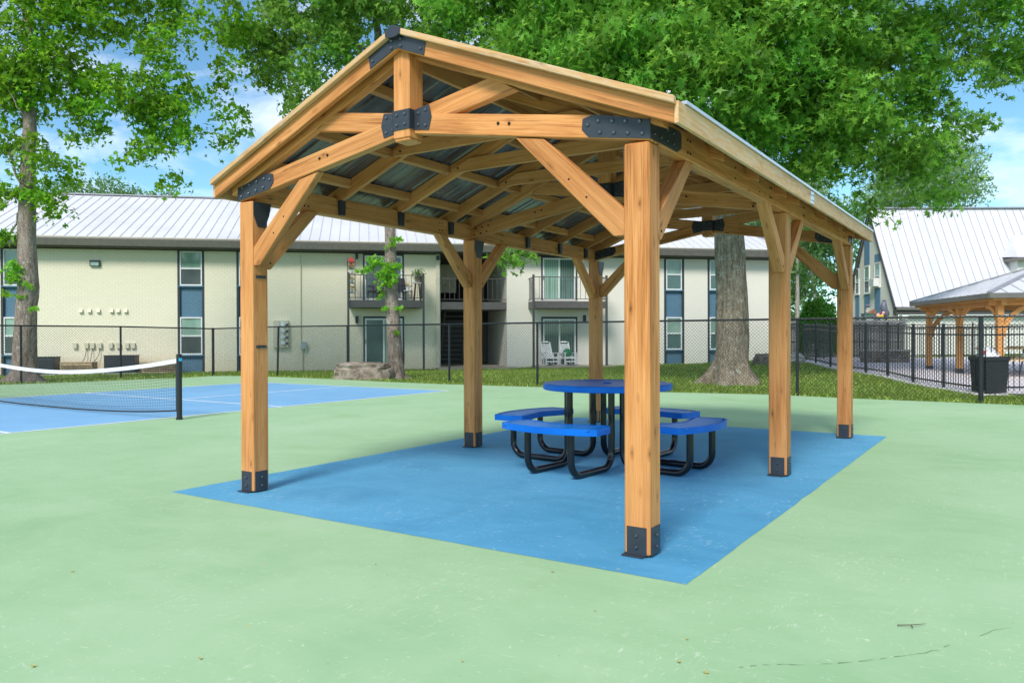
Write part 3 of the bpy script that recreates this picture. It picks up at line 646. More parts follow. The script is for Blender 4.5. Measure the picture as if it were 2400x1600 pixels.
def far_trees():
    def simple(name, px, py, d, label, crown, mat, size, grp, bark='bark_pale', r0=.16, dens=60, top_=None, shape=OVAL):
        b = dp(px, py, d); b[2] = .1
        tops = dp(px + (top_ or 0), crown[0][1], d)
        path = [tuple(b*(1-t)+tops*t) for t in np.linspace(0, 1, 7)]
        bl = [(dp(x, y, d + dd), r, 1.0) for x, y, dd, r in crown]
        return tree(name, b, label, 'tree', path, list(np.linspace(r0, r0*.3, 7)), bl, M[mat], shape, size, M[bark], dens=dens, per=14, sig=.4, thr=-.25, twigs=4, group=grp, limb_r=.05)
    g = 'trees beyond the buildings'
    simple('background_tree', 1869, 800, 42, 'thin pale trunked tree seen right of the middle pavilion post', [(1870, 560, 0, (1.5, 1.5, 1.6)), (1900, 500, 2, (2, 2, 1.6)), (1840, 600, 1, (1.3, 1.3, 1.2)), (1905, 640, 1, (1.2, 1.2, 1.0)), (1865, 680, 2, (1.3, 1.3, 1.0)), (1880, 740, 3, (1.6, 1.6, .9))], 'leaf_far', .13, g)
    simple('background_tree', 1945, 800, 46, 'leaning grey trunked tree between the bush and the clubhouse gable', [(1925, 530, 0, (2.2, 2.2, 1.8)), (1960, 600, 0, (1.7, 1.7, 1.4)), (1935, 660, 1, (1.5, 1.5, 1.2)), (1985, 520, 2, (1.8, 1.8, 1.5)), (1890, 600, 3, (1.8, 1.8, 1.4))], 'leaf_far', .14, g, top_=-70)
    simple('background_tree', 1820, 800, 52, 'tall hazy tree rising behind the right end of the apartment roof', [(1800, 470, 0, (3.2, 3.2, 2.4)), (1850, 540, 2, (2.5, 2.5, 2)), (1780, 560, 4, (2.4, 2.4, 1.6)), (1860, 440, 3, (2.5, 2.5, 2)), (1870, 640, 4, (2.2, 2.2, 1.8)), (1850, 720, 4, (2.2, 2.2, 1.4))], 'leaf_pale', .16, g)
    simple('background_tree', 2180, 800, 62, 'pale feathery tree standing behind the clubhouse roof ridge', [(2180, 400, 0, (4.0, 4.0, 3.2)), (2120, 440, 2, (3.0, 3.0, 2.2)), (2250, 450, 1, (2.4, 2.4, 1.6)), (2120, 350, 2, (2.6, 2.6, 2)), (2230, 380, -1, (2.0, 2.0, 1.8)), (2060, 470, 2, (2.8, 2.8, 1.6))], 'leaf_pale', .15, g, dens=45)
    for px, lab, cr in ((240, 'rounded tree top showing left above the apartment roof ridge', [(230, 445, 0, (2.2, 2.2, 1.0)), (300, 455, 2, (1.8, 1.8, .6)), (170, 450, 1, (1.8, 1.8, .9))]),
                        (352, 'small tree top peeping over the apartment ridge beside the sky gap', [(345, 458, 0, (.9, .9, .45)), (370, 463, 1, (.7, .7, .35))]),
                        (400, 'narrow pointed tree top over the apartment ridge nearest the pavilion eave', [(400, 452, 0, (.6, .6, .75)), (388, 463, 0, (.7, .7, .4))])):
        simple('background_tree', px, 700, 52, lab, cr, 'leaf_far', .13, g, r0=.12)
    # wooded skyline far behind everything, both sides
    for i, (px, d, lab) in enumerate(((1500, 85, 'far wood'), (1760, 90, 'far wood'), (-200, 80, 'far wood'), (2700, 80, 'far wood'))):
        pass
far_trees()
def bush():
    c = dp(1918, 720, 33); b = np.array([c[0], c[1], .15]); root = empty('evergreen_bush', b, 0, 'dense rounded bright green shrub behind the grey board fence', 'shrub')
    zc = c[2]-.1; n = 26000
    d = RNG.normal(0, 1, (n, 3)); d /= np.linalg.norm(d, axis=1)[:, None]; d[:, 2] = np.abs(d[:, 2])*1.0-.25*(RNG.uniform(0, 1, n) < .3)
    f = np.array([1+.22*mnoise.noise(Vector(q*3.1)) for q in d])
    P = np.array([b[0], b[1], .9]) + d*np.array([.88, .88, 1.85])*(f*RNG.uniform(.72, 1.0, n)**.5)[:, None]
    leaves('foliage', P, .05, OVAL, M['leaf_bush'], root, .0)
    MB().tube([(b[0], b[1], .1), (b[0], b[1], 1.8)], [.07, .03], 8).build('trunk', M['bark_oak'], root, world=True)
bush()

# ------------------------------------------------------------------ timber pavilion
def pavilion():
    xc = -3.3985; root = empty('timber_pavilion', (xc, 6.89, 0), 0, 'open cedar pavilion with gabled roof over the blue painted pad', 'pavilion')
    W = M['cedar']; BS = M['black_steel']
    XL0, XL1, XR0, XR1 = -5.113, -4.962, -1.835, -1.684
    ROWS = [(3.902, 4.053), (6.796, 6.948), (9.722, 9.873)]
    bolt_me = {}
    def bolt(p, axis, parent, r=.012, dark=False, h=.010):
        key = (axis, r, dark, h)
        if key not in bolt_me:
            a = Vector(axis); mb = MB().tube([a*0.0, a*h*.6, a*h], [r, r, r*.62], 10)
            q = mb.build('bolt', M['bolt_dark'] if dark else M['bolt']); bolt_me[key] = q.data; bpy.data.objects.remove(q)
        o = bpy.data.objects.new('bolt', bolt_me[key]); C.objects.link(o)
        o.parent = parent; L = Vector(p) - Vector(ROOTM[root.name].translation)
        o.matrix_basis = (parent.matrix_basis.inverted() @ Matrix.Translation(L)) if parent.parent else Matrix.Translation(L)
        return o
    def plate(name, poly, vec, parent=root, mat=BS):
        return MB().prism(poly, vec).build(name, mat, parent, world=True, bevel=.0015)
    posts = {}
    for ri, (y0, y1) in enumerate(ROWS):
        for side, (x0, x1) in (('L', (XL0, XL1)), ('R', (XR0, XR1))):
            zt = 2.253
            p = timber('post', [(x0, y0, .012), (x1, y0, .012), (x1, y1, .012), (x0, y1, .012)], (0, 0, zt-.012), (0, 0, 1), W, root, .009)
            posts[side, ri] = p
            # steel shoe: one plate on each of the four faces and a foot plate
            sh = MB(); g = .018; t = .005; hz = .165
            for (ax0, ax1, ay0, ay1) in ((x0+g, x1-g, y0-t, y0-.0005), (x0+g, x1-g, y1+.0005, y1+t), (x0-t, x0-.0005, y0+g, y1-g), (x1+.0005, x1+t, y0+g, y1-g)): sh.box(ax0, ax1, ay0, ay1, .012, hz)
            sh.box(x0-.004, x1-.03, y0-.028, y1+.003, .0035, .0115)
            s = sh.build('post_shoe', BS, root, world=True)
            for z in (.055, .118):
                bolt(((x0+x1)/2, y0-t, z), (0, -1, 0), s, .0095, False, .012); bolt((x1+t, (y0+y1)/2, z), (1, 0, 0), s, .0095, False, .012)
            # gusset strap on the inner face
            xi = x1 if side == 'L' else x0; sg = 1 if side == 'L' else -1
            strap = plate('gusset_plate', [(xi, y0+.012, 2.25), (xi, y1+.03, 2.25), (xi, y1+.012, 2.16), (xi, y1-.03, 2.055), (xi, y0+.05, 2.06), (xi, y0+.012, 2.15)], (sg*.006, 0, 0))
    # side beams and their small bolts
    for side, x0, x1, xo in (('L', XL0, XL0+.09, XL0), ('R', XR1-.09, XR1, XR1)):
        b = timber('side_beam', [(x0, 3.985, 2.256), (x1, 3.985, 2.256), (x1, 3.985, 2.42), (x0, 3.985, 2.42)], (0, 5.80, 0), (0, 1, 0), W, root, .006)
        xs, ax = (x1, (1, 0, 0))
        for yb in (4.50, 6.30, 7.42, 9.30):
            for dy in (-.022, .022):
                for z in (2.30, 2.375): bolt((xs, yb+dy, z), ax, b, .008, True, .006)
        for yb in (5.4, 6.0, 7.9, 8.5):
            if side == 'R':
                for z in (2.30, 2.375): bolt((xs, yb, z), ax, b, .007, True, .005)
    # rafters, collar ties, purlins
    def zb(dx): return 3.045 - .406*dx
    def rafter(name, sgn, y0, y1, d0, d1, lift=0., hh=.128, mat=W, plumb=True):
        a = [(xc+sgn*d0, y0, zb(d0)+lift), (xc+sgn*d1, y0, zb(d1)+lift), (xc+sgn*d1, y0, zb(d1)+hh+lift), (xc+sgn*d0, y0, zb(d0)+hh+lift)]
        return timber(name, a, (0, y1-y0, 0), (sgn*1, 0, -.406), mat, root, .004)
    inter = [4.89, 5.67, 6.45, 7.96, 8.74, 9.45]
    for y in inter:
        for s in (-1, 1):
            r = rafter('rafter', s, y-.02, y+.02, .018, 1.80)
            hx = XL0+.09 if s < 0 else XR1-.09
            plate('rafter_hanger', [(hx, y-.034, 2.40), (hx, y+.034, 2.40), (hx, y+.026, 2.27), (hx, y-.026, 2.27)], (-s*.035, 0, 0))
        zc = 2.688
        ct = timber('collar_tie', [(xc-.955, y-.058, zc+.0), (xc+.955, y-.058, zc), (xc+.955, y-.058, zc+.03), (xc+.75, y-.058, zc+.115), (xc-.75, y-.058, zc+.115), (xc-.955, y-.058, zc+.03)], (0, .036, 0), (1, 0, 0), W, root)
        for s in (-1, 1): bolt((xc+s*.875, y-.058, zc+.035), (0, -1, 0), ct, .009, True)
    timber('ridge_beam', [(xc-.017, 3.99, 2.99), (xc+.017, 3.99, 2.99), (xc+.017, 3.99, 3.15), (xc-.017, 3.99, 3.15)], (0, 5.8, 0), (0, 1, 0), W, root)
    ys = sorted(inter + [3.935, 6.872, 9.797])
    for s in (-1, 1):
        for d0 in (.42, .99, 1.47):
            for a, b in zip(ys, ys[1:]):
                ya, yb = a + (.036 if a in (3.935, 6.872, 9.797) else .021), b - (.036 if b in (3.935, 6.872, 9.797) else .021)
                P = [(xc+s*d0, ya, zb(d0)+.055), (xc+s*(d0+.036), ya, zb(d0+.036)+.055), (xc+s*(d0+.036), ya, zb(d0+.036)+.124), (xc+s*d0, ya, zb(d0)+.124)]
                timber('purlin', P, (0, yb-ya, 0), (0, 1, 0), W, root, .003)
    # scissor trusses
    sl = .167; hv = .132; zl = 2.2555
    def truss(y0, front_plates, kind):
        y1 = y0+.068; kx0, kx1 = xc-.069, xc+.069
        for s in (-1, 1): 
            rafter('truss_rafter', s, y0, y1, .001, 1.80)
        parts = {}
        for s in (-1, 1):
            xo = XR1 if s > 0 else XL0         # outer end on the post
            L = abs(xo-(xc+s*.069))
            f = lambda x: zl + sl*abs(x-xo)
            xk = xc+s*.069
            a = timber('scissor_tie', [(xo, y0, f(xo)), (xk, y0, f(xk)), (xk, y0, f(xk)+hv), (xc+s*1.53, y0, f(xc+s*1.53)+hv), (xo, y0, zb(abs(xo-xc))-.004), ] if False else [(xo, y0, f(xo)), (xk, y0, f(xk)), (xk, y0, f(xk)+hv), (xo-s*.30, y0, f(xo-s*.30)+hv), (xo, y0, f(xo)+.085)], (0, y1-y0, 0), (s, 0, -sl), W, root)
            parts[s] = a
            for dx in (.90, .98): bolt((xo-s*dx*1.0, y0, f(xo-s*dx)+.075), (0, -1, 0), a, .0095, True)
            # its continuation above the opposite tie
            xe = xc-s*.69; xk2 = xc-s*.069
            timber('scissor_strut', [(xk2, y0+.004, f(xk2)), (xe+s*.10, y0+.004, f(xe+s*.10)), (xe-s*.06, y0+.004, zb(abs(xe-s*.06-xc))+.004), (xe+s*.13, y0+.004, f(xe+s*.13)+hv), (xk2, y0+.004, f(xk2)+hv)] if False else
                   [(xk2, y0+.004, f(xk2)), (xe-s*.16, y0+.004, f(xe-s*.16)), (xe, y0+.004, f(xe)+hv), (xk2, y0+.004, f(xk2)+hv)], (0, y1-y0-.008, 0), (s, 0, -sl), W, root)
        ky = y0-.048
        kp = timber('king_post', [(kx0, ky, 2.50), (kx1, ky, 2.50), (kx1, ky+.14, 2.50), (kx0, ky+.14, 2.50)], (0, 0, zb(0)+.045-2.5), (0, 0, 1), W, root, .006)
        timber('king_post_drop', [(kx0+.006, ky+.006, 2.4995), (kx1-.006, ky+.006, 2.4995), (kx1-.006, ky+.134, 2.4995), (kx0+.006, ky+.134, 2.4995)], (0, 0, -.018), (0, 0, 1), W, root, .006)
        if kind != 'mid' or True:
            zm = 2.618; h = .064; ty = y0-.0055
            kpl = MB().prism([(kx0-.002, ky-.006, zm-h), (kx1+.002, ky-.006, zm-h), (kx1+.002, ky-.006, zm+h), (kx0-.002, ky-.006, zm+h)], (0, .0055, 0))
            kpl.box(kx0-.006, kx0-.0005, ky-.006, y0, zm-h, zm+h); kpl.box(kx1+.0005, kx1+.006, ky-.006, y0, zm-h, zm+h)
            for s in (-1, 1):
                xk = xc+s*.0755; kpl.prism([(xk, ty, zm-h), (xk+s*.118, ty, zm-h-.018), (xk+s*.142, ty, zm), (xk+s*.118, ty, zm+h+.018), (xk, ty, zm+h)], (0, .005, 0))
            k = kpl.build('king_post_plate', BS, root, world=True)
            for dx in (-.033, .033):
                for z in (zm-.032, zm+.034): bolt((xc+dx, ky-.006, z), (0, -1, 0), k, .011)
            for s in (-1, 1):
                for dx in (.035, .095):
                    for z in (zm-.036-.2*(dx-.03), zm+.036+.2*(dx-.03)): bolt((xc+s*(.0755+dx), ty, z), (0, -1, 0), k, .011)
        for s in (-1, 1):
            xo = XR1 if s > 0 else XL0; f = lambda q: zl + sl*q
            if front_plates:
                e = .010
                poly = [(xo+s*e, y0-.0005, f(0)+.006), (xo-s*.36, y0-.0005, f(.36)+.004), (xo-s*.405, y0-.0005, f(.405)+.045), (xo-s*.40, y0-.0005, f(.40)+.106), (xo-s*.34, y0-.0005, f(.34)+.130), (xo-s*.27, y0-.0005, f(.27)+.130), (xo+s*e, y0-.0005, f(0)+.108)]
                c = MB().prism(poly, (0, -.005, 0))
                if kind == 'front':
                    c.prism([(xo+s*.0005, y0-.005, zl+.012), (xo+s*.0005, y0+.40, zl+.012), (xo+s*.0005, y0+.462, zl+.045), (xo+s*.0005, y0+.462, zl+.125), (xo+s*.0005, y0+.43, zl+.14), (xo+s*.0005, y0-.005, zl+.118)], (s*.0055, 0, 0))
                if kind == 'back':
                    c.prism([(xo+s*.0005, y0-.16, zl+.02), (xo+s*.0005, y0+.09, zl+.02), (xo+s*.0005, y0+.09, zl+.15), (xo+s*.0005, y0-.16, zl+.15)], (s*.0055, 0, 0))
                c = c.build('corner_plate', BS, root, world=True)
                for q, z in ((.035, .035), (.12, .035), (.205, .035), (.29, .035), (.05, .098), (.135, .098), (.215, .098), (.30, .098), (.365, .075)): bolt((xo-s*q, y0-.0055, f(q)+z), (0, -1, 0), c, .0115)
                if kind == 'front' and s > 0:
                    for q in (.06, .15, .24, .33):
                        for z in (.045, .105): bolt((xo+.006, y0+q, zl+z), (1, 0, 0), c, .008)
            else:
                for q, z in ((.05, .03), (.13, .03), (.21, .03), (.29, .03), (.07, .09), (.15, .09), (.23, .09), (.31, .09)): bolt((xo-s*q, y0, f(q)+z), (0, -1, 0), parts[s], .0095, True)
                plate('angle_plate', [(xo-s*.15, y0+.002, zl-.0015), (xo-s*.40, y0+.002, f(.40)-.012), (xo-s*.40, y0+.06, f(.40)-.012), (xo-s*.15, y0+.06, zl-.0015)], (0, 0, -.006)) if False else None
    truss(3.902, True, 'front'); truss(6.836, False, 'mid'); truss(9.762, True, 'back')
    # knee braces in the gable planes
    for y0 in (3.914, 9.774):
        for s in (-1, 1):
            g = lambda x: xc + s*x            # mirror helper, x measured out from the ridge line
            xi = 1.5635
            P = [(g(xi), y0, 1.755), (g(xi-.065), y0, 1.755), (g(.845), y0, 2.395), (g(1.045), y0, 2.36), (g(xi), y0, 1.90)]
            br = timber('knee_brace', P, (0, .06, 0), (s, 0, -.98), W, root)
            for q in (0, .06): bolt((g(1.33-q*1.9), y0, 1.99+q*1.9), (0, -1, 0), br, .006, True, .004)
    # knee braces under the side beams
    for side, xb in (('L', (XL0+XL1)/2+.0), ('R', (XR0+XR1)/2+.02)):
        for yp, s in ((4.053, 1), (6.796, -1), (6.948, 1), (9.722, -1)):
            P = [(xb-.042, yp, 1.74), (xb-.042, yp+s*.055, 1.74), (xb-.042, yp+s*.56, 2.258), (xb-.042, yp+s*.435, 2.258), (xb-.042, yp, 1.865)]
            br = timber('side_brace', P, (.084, 0, 0), (0, s, 1), W, root)
            bolt((xb+.042, yp+s*.05, 1.79), (1, 0, 0), br, .008, True, .004)
    # barge boards, caps, eave fascias
    for s in (-1, 1):
        d1 = 1.893
        P = [(xc+s*.0008, 3.812, 3.066), (xc+s*d1, 3.812, 3.066-.406*d1), (xc+s*d1, 3.812, 3.066-.406*d1+.122), (xc+s*.0008, 3.812, 3.188)]
        timber('barge_board', P, (0, .038, 0), (s, 0, -.406), W, root)
        timber('barge_board', [(p[0], 9.90, p[2]) for p in P], (0, .038, 0), (s, 0, -.406), W, root)
        for ya in (3.774, 9.9395):
            Q = [(xc+s*.055, ya, 3.163-.406*.055), (xc+s*1.905, ya, 3.163-.406*1.905), (xc+s*1.905, ya, 3.204-.406*1.905), (xc+s*.055, ya, 3.204-.406*.055)]
            timber('cap_board', Q, (0, .0365, 0), (s, 0, -.406), M['cedar_weathered'], root)
        xe = xc+s*d1
        x0, x1 = (xe, xe+.024) if s > 0 else (xe-.024, xe)
        for ya, yb in ((3.812, 6.80), (6.85, 9.938)):
            timber('eave_fascia', [(x0, ya, 2.298), (x1, ya, 2.298), (x1, ya, 2.412), (x0, ya, 2.412)], (0, yb-ya, 0), (0, 1, 0), M['cedar_weathered'], root, .002)
        jp = MB().box(x0-.004 if s < 0 else x0+.002, x1-.002 if s < 0 else x1+.004, 6.77, 6.88, 2.305, 2.405).build('joint_plate', M['silver'], root, world=True)
        if s > 0:
            for yb in (6.80, 6.85):
                for z in (2.33, 2.375): bolt((x1+.004, yb, z), (1, 0, 0), jp, .006, True, .004)
        MB().box(x0-.012 if s < 0 else x0+.004, x1-.004 if s < 0 else x1+.012, 3.90, 9.93, 2.413, 2.431).build('drip_edge', M['silver'], root, world=True)
    # ridge plates
    def rp(a, h0, h1, y, t, name):
        P = [(xc-a, y, 3.066-.406*a+h0), (xc, y, 3.066+h0), (xc+a, y, 3.066-.406*a+h0), (xc+a*1.06, y, 3.066-.406*a*1.06+h1), (xc, y, 3.066+h1), (xc-a*1.06, y, 3.066-.406*a*1.06+h1)]
        return plate(name, P, (0, -t, 0))
    r = rp(.232, .008, .098, 3.8115, .005, 'ridge_plate')
    for dx in (-.205, -.04, .04, .205):
        bolt((xc+dx, 3.8065, 3.066-.406*abs(dx)+(.075 if abs(dx) < .1 else .045)), (0, -1, 0), r, .0105)
    for dx in (-.04, .04): bolt((xc+dx, 3.8065, 3.066-.406*abs(dx)+.03), (0, -1, 0), r, .0105)
    plate('ridge_cap', [(xc-.062, 3.768, 3.143), (xc-.03, 3.768, 3.130), (xc+.03, 3.768, 3.130), (xc+.062, 3.768, 3.143), (xc+.066, 3.768, 3.184), (xc, 3.768, 3.211), (xc-.066, 3.768, 3.184)], (0, .18, 0))
    # corrugated roof sheets (ribs run down the slope)
    for s in (-1, 1):
        prof = []; y = 3.816
        while y < 9.93:
            prof += [(y, 0), (y+.10, 0), (y+.112, .018), (y+.130, .018), (y+.142, 0), (y+.20, 0), (y+.205, .005), (y+.22, .005), (y+.225, 0)]; y += .24
        prof = [(min(a, 9.936), b) for a, b in prof]; mb = MB(); n = len(prof); vs = []
        for d in (.0, .95, 1.899):
            for t in (0, -.0015):
                vs += [(xc+s*d, a, zb(d)+.131+b+t) for a, b in prof]
        fs = []
        for k in range(2):
            for i in range(n-1):
                u = (k*2)*n+i; w = ((k+1)*2)*n+i; q = [u, u+1, w+1, w]; fs.append(q if s > 0 else q[::-1])
                u = (k*2+1)*n+i; w = ((k+1)*2+1)*n+i; q = [u, u+1, w+1, w]; fs.append(q[::-1] if s > 0 else q)
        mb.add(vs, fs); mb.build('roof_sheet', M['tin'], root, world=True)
    MB().prism([(xc-.13, 3.86, 3.180-.053+.03), (xc, 3.86, 3.21), (xc+.13, 3.86, 3.180-.053+.03), (xc+.13, 3.86, 3.165), (xc, 3.86, 3.216), (xc-.13, 3.86, 3.165)], (0, 6.05, 0)).build('ridge_flashing', M['bronze'], root, world=True)
    # two small black strap plates on the front left post
    for py in (649, 812):
        c = np.array([XL1, 0, 0]); d = ray(612, py); P = CAM + d*((XL1-CAM[0])/d[0])
        st = MB().box(XL1+.0005, XL1+.006, 3.935, 4.03, P[2]-.011, P[2]+.011).build('strap_plate', BS, root, world=True)
        for yb in (3.947, 4.018): bolt((XL1+.006, yb, P[2]), (1, 0, 0), st, .006, False, .004)
pavilion()

# ------------------------------------------------------------------ round picnic table
def picnic_table():
    cx, cy = -3.29, 6.63
    root = empty('round_picnic_table', (cx, cy, 0), 0, 'round blue perforated picnic table on black bent tube legs beneath the timber pavilion', 'picnic table')
    T = MB(); R = .605; z = .765; n = 56
    ring = lambda r, zz: [(r*math.cos(2*PI*i/n), r*math.sin(2*PI*i/n), zz) for i in range(n)]
    prof = [(.03, z-.006), (R-.05, z-.006), (R-.03, z), (R-.008, z-.001), (R, z-.010), (R, z-.054), (R-.012, z-.060), (R-.03, z-.045), (.03, z-.02)]
    vs = []; k = len(prof)
    for r, zz in prof: vs += ring(r, zz)
    T.add(vs, [(i*n+j, i*n+(j+1) % n, ((i+1) % k)*n+(j+1) % n, ((i+1) % k)*n+j) for i in range(k) for j in range(n)])
    T.build('tabletop', M['blue'], root, smooth=True, angle=.6)
    H = MB(); H.tube([(.035*math.cos(a), .035*math.sin(a), z-.002) for a in np.linspace(0, 2*PI, 17)], .005, 6, False); H.build('umbrella_ring', M['blue'], root, smooth=True)
    rim_in = .010
    for q in range(4):
        a0 = q*PI/2 - PI/2 - .085     # outward direction
        ca, sa = math.cos(a0), math.sin(a0)
        def loc(t, r): return (r*ca - t*sa, r*sa + t*ca)
        out = [loc(1.09*math.sin(b), 1.09*math.cos(b)) for b in np.linspace(-.47, .47, 13)]
        inn = [loc(.475, .74), loc(.44, .675), loc(.40, .665), loc(.03, .775), loc(-.03, .775), loc(-.40, .665), loc(-.44, .675), loc(-.475, .74)]
        # seat frame (thick rim) and slatted / perforated deck
        poly = out + inn; zz = .448; S = MB()
        m = len(poly); cpt = np.mean(np.array(poly), 0)
        sh = [tuple(np.array(p) + (cpt-np.array(p))*(.035/np.linalg.norm(cpt-np.array(p)))) for p in poly]
        rows = [(poly, zz-.055), (poly, zz-.004), ([tuple(np.array(p)*.97+np.array(s)*.03) for p, s in zip(poly, sh)], zz), (sh, zz), (sh, zz-.055)]
        vs = []
        for P, h in rows: vs += [(x, y, h) for x, y in P]
        S.add(vs, [(i*m+j, i*m+(j+1) % m, ((i+1) % 5)*m+(j+1) % m, ((i+1) % 5)*m+j) for i in range(5) for j in range(m)])
        seat = S.build('seat', M['blue'], root, smooth=True, angle=.7)
        G = MB(); shp = [(x, y) for x, y in sh]
        # deck: strips across the seat leaving narrow slots
        for t in np.arange(-.47, .47, .036):
            ra = .81 - .24*abs(t); rb = math.sqrt(max(.01, 1.08**2 - t*t)) - .035
            if abs(t) > .43: ra = .78
            p = [loc(t, ra), loc(t+.020, ra), loc(t+.020, rb), loc(t, rb)]
            G.prism([(x, y, zz-.003) for x, y in p], (0, 0, -.006))
        for r in (.86, .93, 1.0): 
            w = min(.44, .46); p = [loc(-w, r), loc(w, r), loc(w, r+.016), loc(-w, r+.016)]
            G.prism([(x, y, zz-.0065) for x, y in p], (0, 0, -.006))
        G.build('seat_deck', M['blue_mesh'], seat)
        for t in (-.225, .225):
            pts = []; ro, ri, rad, tr = .95, .30, .13, .0305
            pts.append((*loc(t, ro), .39)); pts.append((*loc(t, ro), rad+tr+.05))
            for b in np.linspace(0, PI/2, 7): pts.append((*loc(t, ro-rad+rad*math.cos(b)), tr+rad-rad*math.sin(b)))
            for b in np.linspace(0, PI/2, 7): pts.append((*loc(t, ri+rad-rad*math.sin(b)), tr+rad-rad*math.cos(b)))
            pts.append((*loc(t, ri), rad+tr+.05)); pts.append((*loc(t, ri), z-.03))
            MB().tube(pts, tr, 14).build('leg', M['tube_black'], root, smooth=True, angle=.8)
picnic_table()
def block():     # odd timber offcut and plate lying under the table
    p = gz(1412, 962); 
picnic = None

# ------------------------------------------------------------------ pickleball net
def net():
    x1, x0, y = -10.375, -17.62, 6.853
    root = empty('pickleball_net', ((x0+x1)/2, y, 0), 0, 'sagging pickleball net with white headband across the pale blue court', 'net')
    for x in (x0, x1):
        p = MB().tube([(x, y, .03), (x, y, .955)], .040, 14).build('post', M['fence_black'], root, world=True, smooth=True, angle=.7)
        MB().tube([(x, y, 0.0), (x, y, .03)], .048, 14).build('base_collar', M['fence_black'], p, world=True)
        MB().tube([(x, y, .955), (x, y, .963)], [.043, .036], 14).build('cap', M['fence_black'], p, world=True)
        MB().box(x+.03, x+.0445, y-.025, y+.02, .86, .905).build('sticker', M['cyan'], p, world=True)
    def zt(x): u = (x-(x0+x1)/2)/((x1-x0)/2); return .655 + .245*abs(u)**1.8
    def zbm(x): u = (x-(x0+x1)/2)/((x1-x0)/2); return .035 + .10*abs(u)**3
    def bow(x): u = (x-(x0+x1)/2)/((x1-x0)/2); return -.10*(1-u*u)
    xs = np.linspace(x0+.05, x1-.05, 90)
    T = MB(); vs = []
    for x in xs: vs += [(x, y-.006, zt(x)-.062), (x, y-.006, zt(x)), (x, y+.006, zt(x)), (x, y+.006, zt(x)-.062)]
    n = len(xs); T.add(vs, [(i*4+j, i*4+(j+1) % 4, (i+1)*4+(j+1) % 4, (i+1)*4+j) for i in range(n-1) for j in range(4)])
    T.build('headband', M['white_plastic'], root, world=True)
    MB().tube([(x, y+bow(x)*1.0, zbm(x)) for x in xs], .013, 6).build('bottom_tape', M['net_black'], root, world=True)
    Nn = MB(); rows = 16; nx = int((x1-x0-.1)/.042)
    gx = np.linspace(x0+.05, x1-.05, nx)
    def pt(x, f): return (x, y + bow(x)*(1-f)**1.5, zbm(x)+(zt(x)-.06-zbm(x))*f)
    for x in gx: Nn.tube([pt(x, f) for f in (0, .33, .66, 1)], .0017, 3, False)
    for k in range(rows): Nn.tube([pt(x, k/rows) for x in gx[::2]], .0019, 3, False)
    Nn.build('netting', M['net_black'], root, world=True)
    for x in (x0+.06, x1-.06): MB().box(x-.018, x+.018, y-.005, y+.005, .13, .85).build('side_tape', M['net_black'], root, world=True)
    for x, s in ((x1, -1),): MB().tube([(x1-.05, y, .885), (x1-.015, y, .945)], .003, 5).build('tension_cord', M['white_plastic'], root, world=True)
net()

# ------------------------------------------------------------------ chain link fence
def chain_fence():
    root = empty('chain_link_fence', (-10, 16.4, 0), 0, 'black chain link fence running along the far edge of the green court', 'fence')
    H = 1.545; n = len(FENCE)
    hp = [H]*n; hp[4] = 1.49
    leans = {5: -.06}
    for i, (x, y) in enumerate(FENCE):
        big = i in (4, 11)
        tops = (x+leans.get(i, 0)*-1.0, y, hp[i]-.02+(.05 if i == 4 else 0))
        MB().tube([(x, y, -.08), tops], .042 if big else .030, 10).build('post', M['fence_black'], root, world=True, smooth=True, angle=.7)
    R = MB()
    for i in range(n-1):
        (xa, ya), (xb, yb) = FENCE[i], FENCE[i+1]
        R.tube([(xa, ya, hp[i]), (xb, yb, hp[i+1])], .021, 8)
    R.build('top_rail', M['fence_black'], root, world=True, smooth=True, angle=.7)
    for i in range(n-1):
        a = np.array([*FENCE[i], 0.]); b = np.array([*FENCE[i+1], 0.]); L = np.linalg.norm(b-a); e = (b-a)/L
        nn = np.array([e[1], -e[0], 0]); mb = MB(); st = .074; hh = H+.02
        for s in (-1, 1):
            u = -hh if s > 0 else 0.
            while u < L + (0 if s > 0 else hh):
                # wire along u + s*t, height t
                t0, t1 = .02, hh
                if s > 0: t0 = max(t0, -u); t1 = min(t1, L-u)
                else: t0 = max(t0, u-L); t1 = min(t1, u)
                if t1-t0 > .03:
                    f = lambda t: a + e*(u+s*t) + nn*(.026+.003*s) + np.array([0, 0, t + (hp[i]+(hp[i+1]-hp[i])*((u+s*t)/L)-H)*t/H])
                    mb.tube([f(t0), f(t1)], .0027, 3, False)
                u += st
        mb.build('wire_mesh', M['fence_black'], root, world=True)
chain_fence()

# ------------------------------------------------------------------ ornamental iron fence
def iron_fence(name, pts, label, H=1.36, lean=0):
    p0 = np.array(pts[0]); root = empty(name, p0, 0, label, 'fence', 'black metal picket fences round the patio')
    for p in pts:
        po = MB().beam((p[0], p[1], p[2]-.05), (p[0], p[1], p[2]+H+.05), .056, .056).build('post', M['fence_black'], root, world=True)
        MB().beam((p[0], p[1], p[2]+H+.05), (p[0], p[1], p[2]+H+.075), .07, .07).build('post_cap', M['fence_black'], po, world=True)
    for a, b in zip(pts, pts[1:]):
        a, b = np.array(a), np.array(b); L = np.linalg.norm(b-a); mb = MB(); k = max(2, int(round(L/.112)))
        for h in (H-.01, H-.17, .12): mb.beam(a+[0, 0, h], b+[0, 0, h], .028, .034)
        for i in range(1, k): q = a+(b-a)*i/k; mb.beam(q+[0, 0, .05], q+[0, 0, H+.0], .016, .016)
        mb.build('picket_panel', M['fence_black'], root, world=True)
    return root
